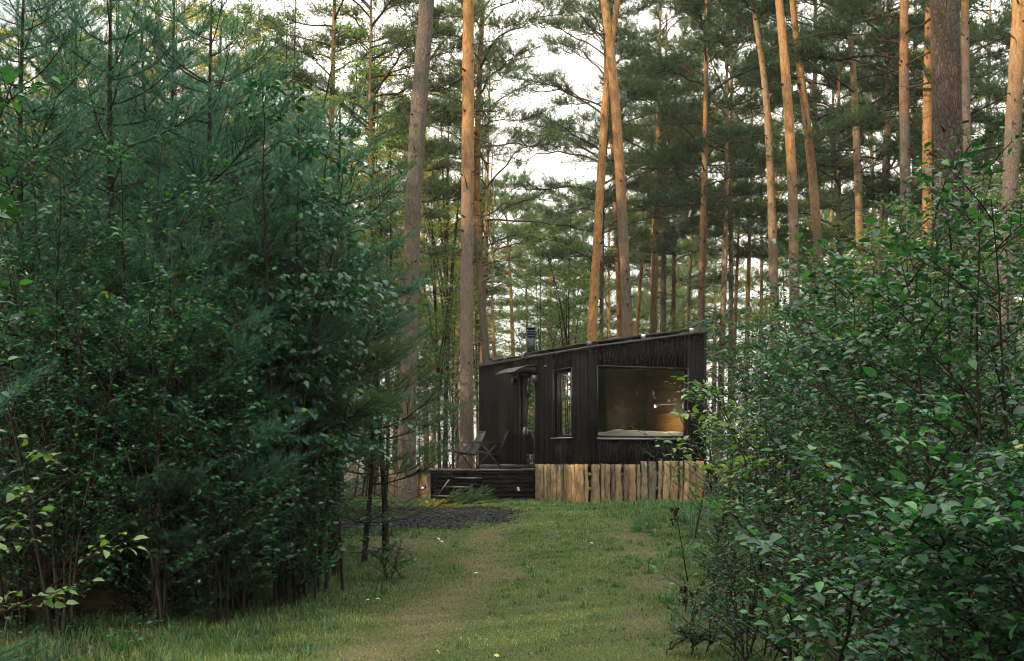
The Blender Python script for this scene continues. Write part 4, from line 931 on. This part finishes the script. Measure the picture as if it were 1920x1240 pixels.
for k, (x, y) in enumerate(((-12, 43.5), (-15.5, 46), (-18, 50), (-22, 52), (-17, 41), (-26, 56), (-13.5, 38), (-30, 62), (-21, 60))):
    shrub('bush', x, y, 6.5, 2.8, R_(560 + k), 'leafy bush in the sunny wood left of the cabin, hidden by the left thicket', 'bush', 'bushes left of the clearing', m_leaf_yellow if k % 2 else m_leaf_far, .13, 7, 14, 6, .08, hi=False, spread=.8, nl=8)
# ================================================================== LEFT THICKET
YP = [(330, 19, -60, 1.7, 'tall young pine behind, left of the drooping leaves'), (455, 19, 130, 1.6, 'young pine behind the reddish stemmed one'), (575, 20, 200, 1.5, 'young pine behind the drooping leaves, greyer than the rest'),
      (215, 13.5, -70, 1.5, 'tall young pine with a dark straight stem at the top left'), (150, 15.5, 20, 1.5, 'young pine with a thin brown stem left of the dark straight one'), (402, 14, 5, 1.6, 'young pine with a reddish stem in the middle of the left thicket'),
      (275, 16.5, 60, 1.4, 'young pine between the dark stemmed and the reddish stemmed ones'), (45, 13, -60, 1.5, 'tall young pine at the left edge'), (520, 15.5, 190, 1.3, 'young pine behind the drooping leaves'),
      (630, 15.5, 215, 1.15, 'young pine with a bare lower stem at the right end of the left thicket'), (715, 17.5, 520, 1.0, 'small young pine with feathery olive tips in front of the thick grey brown trunk'), (330, 12.4, 470, 1.0, 'low young pine among the dark leaves'),
      (570, 14.6, 420, 1.15, 'dark young pine with a bare stem left of the rightmost bare stem'), (690, 16.5, 640, 1.2, 'low olive young pine at the foot of the left thicket'), (120, 12.6, 420, 1.0, 'low young pine near the left edge'), (470, 17.5, 120, 1.5, 'young pine deep in the thicket, only its top showing')]
for i, (px, Y_, top, R, lab) in enumerate(YP):
    i -= 3; olive = i in (7, 9, 10)
    young_pine('young_pine', put(px, Y_), Y_, hh(top, Y_), R, R_(700 + i), lab, group='young pines of the left thicket', mat=m_ypine2 if olive else m_ypine, low=.34 if i in (6, 9) else (.34 if i in (7,) else .2), dens=.6 if i in (7, 10) else 1.1)
young_pine('young_pine', -3.0, 5.7, 2.15, 1.3, R_(741), 'small young pine reaching in from the left edge, its needle tufts largest in the picture', mat=m_ypine, low=.2, fine=True)
SH = [(270, 12.6, 260, 1.1, .07, 'tall light green shrub before the dark straight stem', m_leaf, 0), (90, 12.2, 230, 1.1, .07, 'tall light green shrub at the upper left edge', m_leaf, 0), (430, 13.2, 420, 1.0, .065, 'shrub with mid green leaves before the reddish stemmed pine', m_leaf, 0), (535, 13.4, 150, 1.0, .10, 'cherry like tree with long drooping leaves at the top of the left thicket', m_leaf_teal, .28), (615, 14.2, 225, .8, .09, 'tree with long drooping leaves at the right end of the left thicket', m_leaf_teal, .28),
      (300, 11.8, 400, 1.1, .06, 'dark glossy shrub in front of the young pines', m_leaf, 0), (110, 11.4, 430, 1.2, .06, 'dark glossy shrub near the left edge', m_leaf_teal, 0), (20, 12, 560, 1.1, .06, 'dark shrub at the left edge above the log', m_leaf_teal, 0),
      (420, 12.2, 560, 1.0, .065, 'shrub with round dark leaves in the middle of the left thicket', m_leaf_teal, 0), (230, 12.6, 700, 1.1, .058, 'shrub hanging over the dark hollow left', m_leaf_teal, 0), (560, 13.6, 780, .8, .058, 'round leaved shrub beside the bare pine stems', m_leaf_teal, 0), 
      (340, 12.6, 860, .8, .055, 'low shrub at the front of the left thicket', m_leaf_teal, 0), (450, 13.2, 900, .7, .055, 'low shrub at the foot of the reddish stemmed pine', m_leaf_teal, 0),
      (130, 15, 700, 1.3, .06, 'shrub in the deep shade behind the log', m_leaf_teal, 0), (400, 16.5, 600, 1.4, .06, 'shrub in the deep shade behind the reddish stemmed pine', m_leaf_teal, 0), (560, 18, 640, 1.4, .06, 'shrub in the deep shade behind the bare stems', m_leaf_teal, 0), (270, 18, 500, 1.6, .06, 'tall shrub in the deep shade of the left thicket', m_leaf_teal, 0), (20, 17, 500, 1.6, .06, 'tall shrub in the deep shade at the left edge', m_leaf_teal, 0), (200, 14.5, 900, 1.2, .06, 'low shrub in the dark behind the fallen log', m_leaf_teal, 0), (60, 14, 880, 1.2, .06, 'low shrub in the dark at the left edge behind the fallen log', m_leaf_teal, 0)]
for i, (px, Y_, top, R, lf, lab, mt, dr) in enumerate(SH):
    tree = dr > 0
    shrub('sapling' if tree else 'shrub', put(px, Y_), Y_, hh(top, Y_), R, R_(800 + i), lab, 'sapling' if tree else 'shrub', 'shrubs of the left thicket', mt, lf, 6 if tree else 8, 9 if tree else 11, 5, .35 if tree else .08, droop=dr, nl=7 if tree else 8)
shrub('sapling', -2.75, 5.2, 1.5, .28, R_(851), 'hazel like sapling whose leafy twig reaches in low from the left edge', 'sapling', None, m_fresh, .062, 2, 4, 3, .55, bias=(1.15, 0), nl=5)
shrub('sapling', -2.55, 5.0, 2.95, .32, R_(852), 'sapling whose dark leaves hang in at the upper left edge', 'sapling', None, m_leaf, .07, 3, 5, 3, .5, bias=(.72, 0), nl=5)

for i, (px, py, Y_, top, lab) in enumerate(((745, 1090, 15.2, 1010, 'leafy low sapling where the mulch meets the long grass'), (430, 1150, 12.8, 1070, 'low sapling in the grass at the foot of the left thicket'), (260, 1150, 12.4, 1060, 'low round leaved sapling right of the fallen log'), (560, 1130, 14, 1040, 'low sapling before the bare pine stems'), (340, 1160, 12, 1090, 'small fresh sapling right of the fallen log, nearest the track'))):
    shrub('sapling', put(px, Y_), Y_, max(.25, hh(top, Y_)), .4, R_(990 + i), lab, 'sapling', 'saplings along the left side of the track', m_leaf_teal, .045, 4, 5, 3, .15, nl=5)
# ================================================================== RIGHT THICKET
RS = [(1890, 7.4, 420, 1.15, .066, 'glossy shrub at the right edge in the foreground'), (1745, 9.2, 440, 1.25, .064, 'dense shrub in front of the massive dark trunk'), (1610, 10.8, 530, 1.2, .06, 'dense shrub left of the one by the massive dark trunk'),
      (1510, 12.4, 620, 1.1, .058, 'shrub in the middle of the right thicket slope'), (1440, 15, 640, 1.0, .055, 'shrub beside the right end of the cabin'), (1960, 5.3, 800, .85, .068, 'shrub filling the bottom right corner'),
      (1640, 7.6, 830, .85, .056, 'loose shrub with dark bare stems low in the right thicket'), (1790, 6.2, 930, .75, .062, 'low foreground shrub left of the bottom right corner'), (1500, 8.8, 880, .75, .05, 'thin stemmed shrub at the lower left of the right thicket'),
      (1870, 11.5, 330, 1.4, .06, 'tallest shrub of the right thicket at the right edge'), (1560, 15.5, 560, 1.4, .055, 'shrub at the back of the right thicket'), (1700, 14.5, 420, 1.5, .055, 'tall shrub at the back of the right thicket before the orange trunk'), (1440, 20, 640, 1.5, .055, 'shrub at the back beside the golden leaning pine'),
      (1840, 16, 420, 1.6, .055, 'shrub behind the tallest one of the right thicket'), (1560, 22, 560, 1.8, .055, 'broad shrub deep behind the right thicket'), (1700, 24, 500, 2.0, .055, 'broad shrub under the massive dark trunk')]
for i, (px, Y_, top, R, lf, lab) in enumerate(RS):
    low_ = i in (6, 7, 8)
    shrub('shrub', put(px, Y_), Y_, hh(top, Y_) * (1.06 if top < 700 else 1), R, R_(900 + i), lab, 'shrub', 'shrubs of the right thicket', m_leaf, lf * 1.08, 6 if low_ else 9, 8 if low_ else 12, 4 if low_ else 5, .12 if low_ else .06, nl=6 if low_ else 8, spread=.7 if low_ else 1.2)
shrub('shrub', put(1510, 9.4), 9.4, hh(715, 9.4), .3, R_(951), 'light green sapling reaching across the corner of the picture window', 'sapling', None, m_fresh, .068, 3, 6, 3, .5, bias=(-.62, 0), nl=5).name = 'sapling'
for i, (px, Y_, top, R, lab) in enumerate(((1395, 10.4, 960, .32, 'small sapling left of the right thicket, taller of the two'), (1330, 11.2, 1060, .28, 'small sapling at the edge of the track'), (1300, 10.6, 1160, .25, 'tiny sapling at the bottom edge right of the track'), (1420, 12.5, 930, .4, 'leafy small sapling near the dried stalks'), (1370, 12.5, 1010, .4, 'low leafy sapling between the dried stalks and the thicket'), (1460, 10.6, 1010, .5, 'low sapling at the foot of the right thicket'), (1340, 14, 980, .35, 'small sapling farther along the right side of the track'), (1400, 10, 1120, .45, 'low leafy sapling at the bottom of the right thicket'))):
    shrub('sapling', put(px, Y_), Y_, max(.25, hh(top, Y_)), R, R_(960 + i), lab, 'sapling', 'saplings along the right side of the track', m_leaf, .036, 4, 6, 3, .25, nl=5)
# dried stalks
m_dry = plain('dried_stalk', (.018, .014, .012), .8, .2)
for (px, py, Y_, top, lab) in ((1290, 1075, 15, 950, 'dried dark stalk with withered leaves at its tip'), (1345, 1060, 15.5, 975, 'bare dark stalk right of the withered one'), (1285, 1150, 13, 1095, 'short withered stalk by the right rut')):
    x = put(px, Y_); z0 = float(gz(x, Y_)); H = hh(top, Y_, x); rt = empty('dried_stalk', (x, Y_, z0), 0, lab, 'stalk', 'dried stalks'); r = R_(px)
    B = MB(); lean = -.14 if px == 1290 else .02; B.tube([(0, 0, -.02), (lean*.5, 0, H*.5), (lean, 0, H)], [.007, .006, .004], 6)
    for k in range(5): t = .3 + .13*k; B.tube([(lean*t, 0, H*t), (lean*t + r.randn()*.07, r.randn()*.05, H*t + .07)], .0025, 4)
    B.build('stem', m_dry, rt, True)
    n = 16; P = np.stack([lean + r.randn(n)*.022, r.randn(n)*.022, H - r.rand(n)*.16], -1); V, F = leaves_mesh(P, r.randn(n, 3)*.5 + [0, 0, -1], r.randn(n, 3), .05 + .03*r.rand(n)); mk('withered_leaves', V, F, m_dry, rt)

# ------------------------------------------------------------------ ground plants (stuff) under the thickets
def ground_cover(name, lab, n, region, leaf, mat, seed):
    r = R_(seed); x = region[0] + (region[1]-region[0])*r.rand(n); y = region[2] + (region[3]-region[2])*r.rand(n); k = forest(x, y) > .25 + .4*r.rand(n); x, y = x[k], y[k]; m = len(x); Ps, Ds, Ns, Ls = [], [], [], []
    h = .05 + .22*r.rand(m)
    for q in range(7):
        a = r.rand(m)*6.28; o_ = np.stack([np.cos(a), np.sin(a), .2*r.randn(m)], -1); Ps.append(np.stack([x, y, gz(x, y) + h*(.4 + .1*q)], -1) + o_*.02); Ds.append(o_); Ns.append(np.array([0, 0, 1.]) + r.randn(m, 3)*.35); Ls.append(leaf*(.6 + .7*r.rand(m)))
    V, F = leaves_mesh(*map(np.concatenate, (Ps, Ds, Ns, Ls)), hi=False); tag(mk(name, V, F, mat), lab, 'ground cover', kind='stuff')
ground_cover('ground_cover', 'low leafy plants under the left and right thickets', 5200, (-9, 9, 10, 26), .05, m_leaf_teal, 4)

# ------------------------------------------------------------------ fallen log with fungus
lg = empty('fallen_log', (put(30, 12.2), 12.2, float(gz(-4.3, 12.2)) + .15), math.radians(24), 'mossy fallen log lying in the dark at the bottom left', 'log')
r = R_(5); n = 30; t = np.linspace(-1.1, 1.2, n); P = np.stack([t, .05*np.sin(t*2), .02*np.sin(t*3)], -1); V, F = tubes(P[None], (.17 - .02*t + .008*r.randn(n))[None], 18)
B = MB(); B.add(V + r.randn(*V.shape)*.006, F); B.tube([(-1.1, -.1, -.04), (-1.1 + .001, -.1, -.04)], .01); B.build('log_body', plain('mossy_bark', (.055, .045, .022), .9, .15, 0, .55, 9, .9), lg, True)
for k, (a, b, s) in enumerate(((-.30, -.13, .05), (-.12, -.155, .045), (.35, -.10, .02), (.55, -.08, .025), (.1, -.12, .015))):
    B = MB(); 
    for q in range(5): c_ = np.array([a + r.randn()*s*.7, b - .0, .07 + r.randn()*.02]); B.tube([c_, c_ + [0, -.02, .006]], [s*.6, s*.3], 8)
    B.build('bracket_fungus', plain('pale_fungus', (.50, .44, .30), .8, .2), lg, True)
# fallen branch with pine foliage in front of the steps
m_ch = plain('fresh_wood_chips', (.48, .24, .06), .8, .2, 0, .4, 20)
x0, y0 = put(828, 26.2), 26.2
B = MB(); r = R_(8)
for k in range(140): p = np.array([x0 - .08 + r.randn()*.16, y0 + r.randn()*.14, float(gz(x0, y0)) + .02 + abs(r.randn())*.045]); d = unit(r.randn(3)*[1, 1, .3]); B.bar(p - d*.05, p + d*.05, .018, .006)
tag(B.build('wood_chip_pile', m_ch), 'small pile of bright orange wood chips in front of the deck steps', 'wood chips', kind='stuff')
fb = empty('cut_pine_branch', (put(850, 26), 26, float(gz(-1, 26)) + .03), 0, 'cut green pine branch lying on the ground before the steps', 'branch'); wd = Acc(); SA, SD, SL = [], [], []
for k in range(26):
    a = -.15 + r.randn()*.5; L = .18 + .36*r.rand(); s0 = np.array([-.3 + .75*r.rand(), r.randn()*.12, .04]); e = s0 + np.array([math.cos(a)*L, math.sin(a)*L*.5, .05 + .22*r.rand()]); wd.add(tubes(np.stack([s0, e])[None], np.array([[.007, .003]]), 4))
    for q in range(4): SA.append(s0 + (e-s0)*(.35 + .2*q)); SD.append(unit(e - s0 + r.randn(3)*.12)); SL.append(.16)
V, F = wd.get(); mk('twigs', V, F, m_stem, fb); mk('needles', *needles_mesh(np.array(SA), np.array(SD), np.array(SL), r, 50, .07, .005), m_ypine2, fb)
# tool with a wooden handle leaning on the deck
tl = empty('leaning_tool', (put(818, 27.6), 27.6, float(gz(-1.5, 27.6))), 0, 'slanting tool with a worn wooden handle by the deck steps', 'garden tool')
B = MB(); B.tube([(.12, 0, .32), (.25, .05, .50)], [.010, .014], 8); B.build('handle', plain('worn_handle', (.32, .19, .12), .7, .3), tl, True)
B = MB(); B.tube([(-.10, -.04, .0), (.12, 0, .32)], .009, 6); B.build('shaft', m_black, tl, True)
# small magpie-coloured bird
bd = empty('bird', (put(793, 26.8), 26.8, EYE + (HORIZ - 915) / FPX * 26.8), math.radians(0), 'small black and white bird perched beside the slab boards left of the deck', 'bird')
def blob(name, mat, pts, rad, sides=12):
    B = MB(); B.tube(pts, rad, sides); return B.build(name, mat, bd, True)
blob('body', m_black, [(-.17, 0, -.05), (-.10, 0, -.03), (-.05, 0, -.01), (0, 0, 0), (.035, 0, .015), (.055, 0, .03), (.075, 0, .045), (.095, 0, .045), (.108, 0, .042), (.13, 0, .04)], [.006, .010, .026, .036, .034, .024, .026, .022, .010, .001])
blob('breast', m_white, [(-.045, -.014, -.008), (0, -.018, -.003), (.04, -.012, .012)], [.012, .028, .016]); blob('cheek', m_white, [(.066, -.014, .04), (.09, -.016, .038)], [.012, .009])
blob('leg', m_black, [(.0, -.01, -.03), (.005, -.01, -.075)], .002, 5); blob('leg', m_black, [(.0, .012, -.03), (.005, .012, -.075)], .002, 5)
pk = MB(); bx_ = put(793, 26.8); bz = EYE + (HORIZ - 915) / FPX * 26.8 - .079; pk.tube([(bx_ - .45, 26.8, float(gz(bx_, 26.8)) - .03), (bx_ - .2, 26.8, bz - .12), (bx_ + .1, 26.8, bz), (bx_ + .25, 26.8, bz + .03)], [.009, .008, .005, .003], 6)
tag(pk.build('bare_twig', m_twig, smooth=True), 'bare dark twig under the small bird', 'twig')
# fallen leaves on the grass
m_yl = plain('yellow_leaf', (.55, .42, .10), .6, .3); m_pl = plain('pale_leaf', (.6, .55, .42), .6, .3); r = R_(21)
for px, py, mt, lab in ((1044, 1207, m_yl, 'yellow fallen leaf on the middle of the grass'), (936, 1232, m_yl, 'yellow fallen leaf at the bottom edge left of centre'), (825, 1228, m_yl, 'orange yellow fallen leaf at the bottom near the left rut'), (887, 1043, m_pl, 'pale fallen leaf beside the left rut'), (888, 1076, m_pl, 'pale fallen leaf halfway down the left rut'),
                        (825, 1013, m_pl, 'pale fallen leaf near the mulch, left one'), (832, 1017, m_pl, 'pale fallen leaf near the mulch, right one'), (713, 1125, m_yl, 'yellow fallen leaf in the long grass on the left'), (1113, 1020, m_yl, 'yellow fallen leaf before the cabin'), (685, 1127, m_pl, 'pale fallen leaf in the long grass on the left')):
    Yg = 20.0
    for _ in range(30): Yg = (EYE - float(gz(put(px, Yg), Yg)) - .03) * FPX / (py - HORIZ)
    x = put(px, Yg); V, F = leaves_mesh(np.array([[0, 0, 0.]]), np.array([[r.randn(), r.randn(), .35]]), np.array([[r.randn()*.4, -.6, 1.]]), np.array([.05 if py > 1100 else .055])); o = mk('fallen_leaf', V, F, mt); o.location = (x, Yg, float(gz(x, Yg)) + .035); tag(o, lab, 'leaf', 'fallen leaves on the grass')
hz = MB(); hz.box((-950, -950, -3), (950, 950, 42)); HZ = hz.build('haze', None); HZ.data.materials.clear()
hm = bpy.data.materials.new('haze_air'); hm.use_nodes = True; hn = hm.node_tree.nodes; hn.clear(); ho = hn.new('ShaderNodeOutputMaterial'); hv = hn.new('ShaderNodeVolumePrincipled')
hv.inputs['Density'].default_value = 0.00035; hv.inputs['Color'].default_value = (.97, .95, .88, 1); hm.node_tree.links.new(hv.outputs[0], ho.inputs['Volume']); HZ.data.materials.append(hm); tag(HZ, 'pale evening haze between the far trees', 'haze', kind='stuff')
print('tris', sum(len(o.data.polygons) for o in S.objects if o.type == 'MESH'))
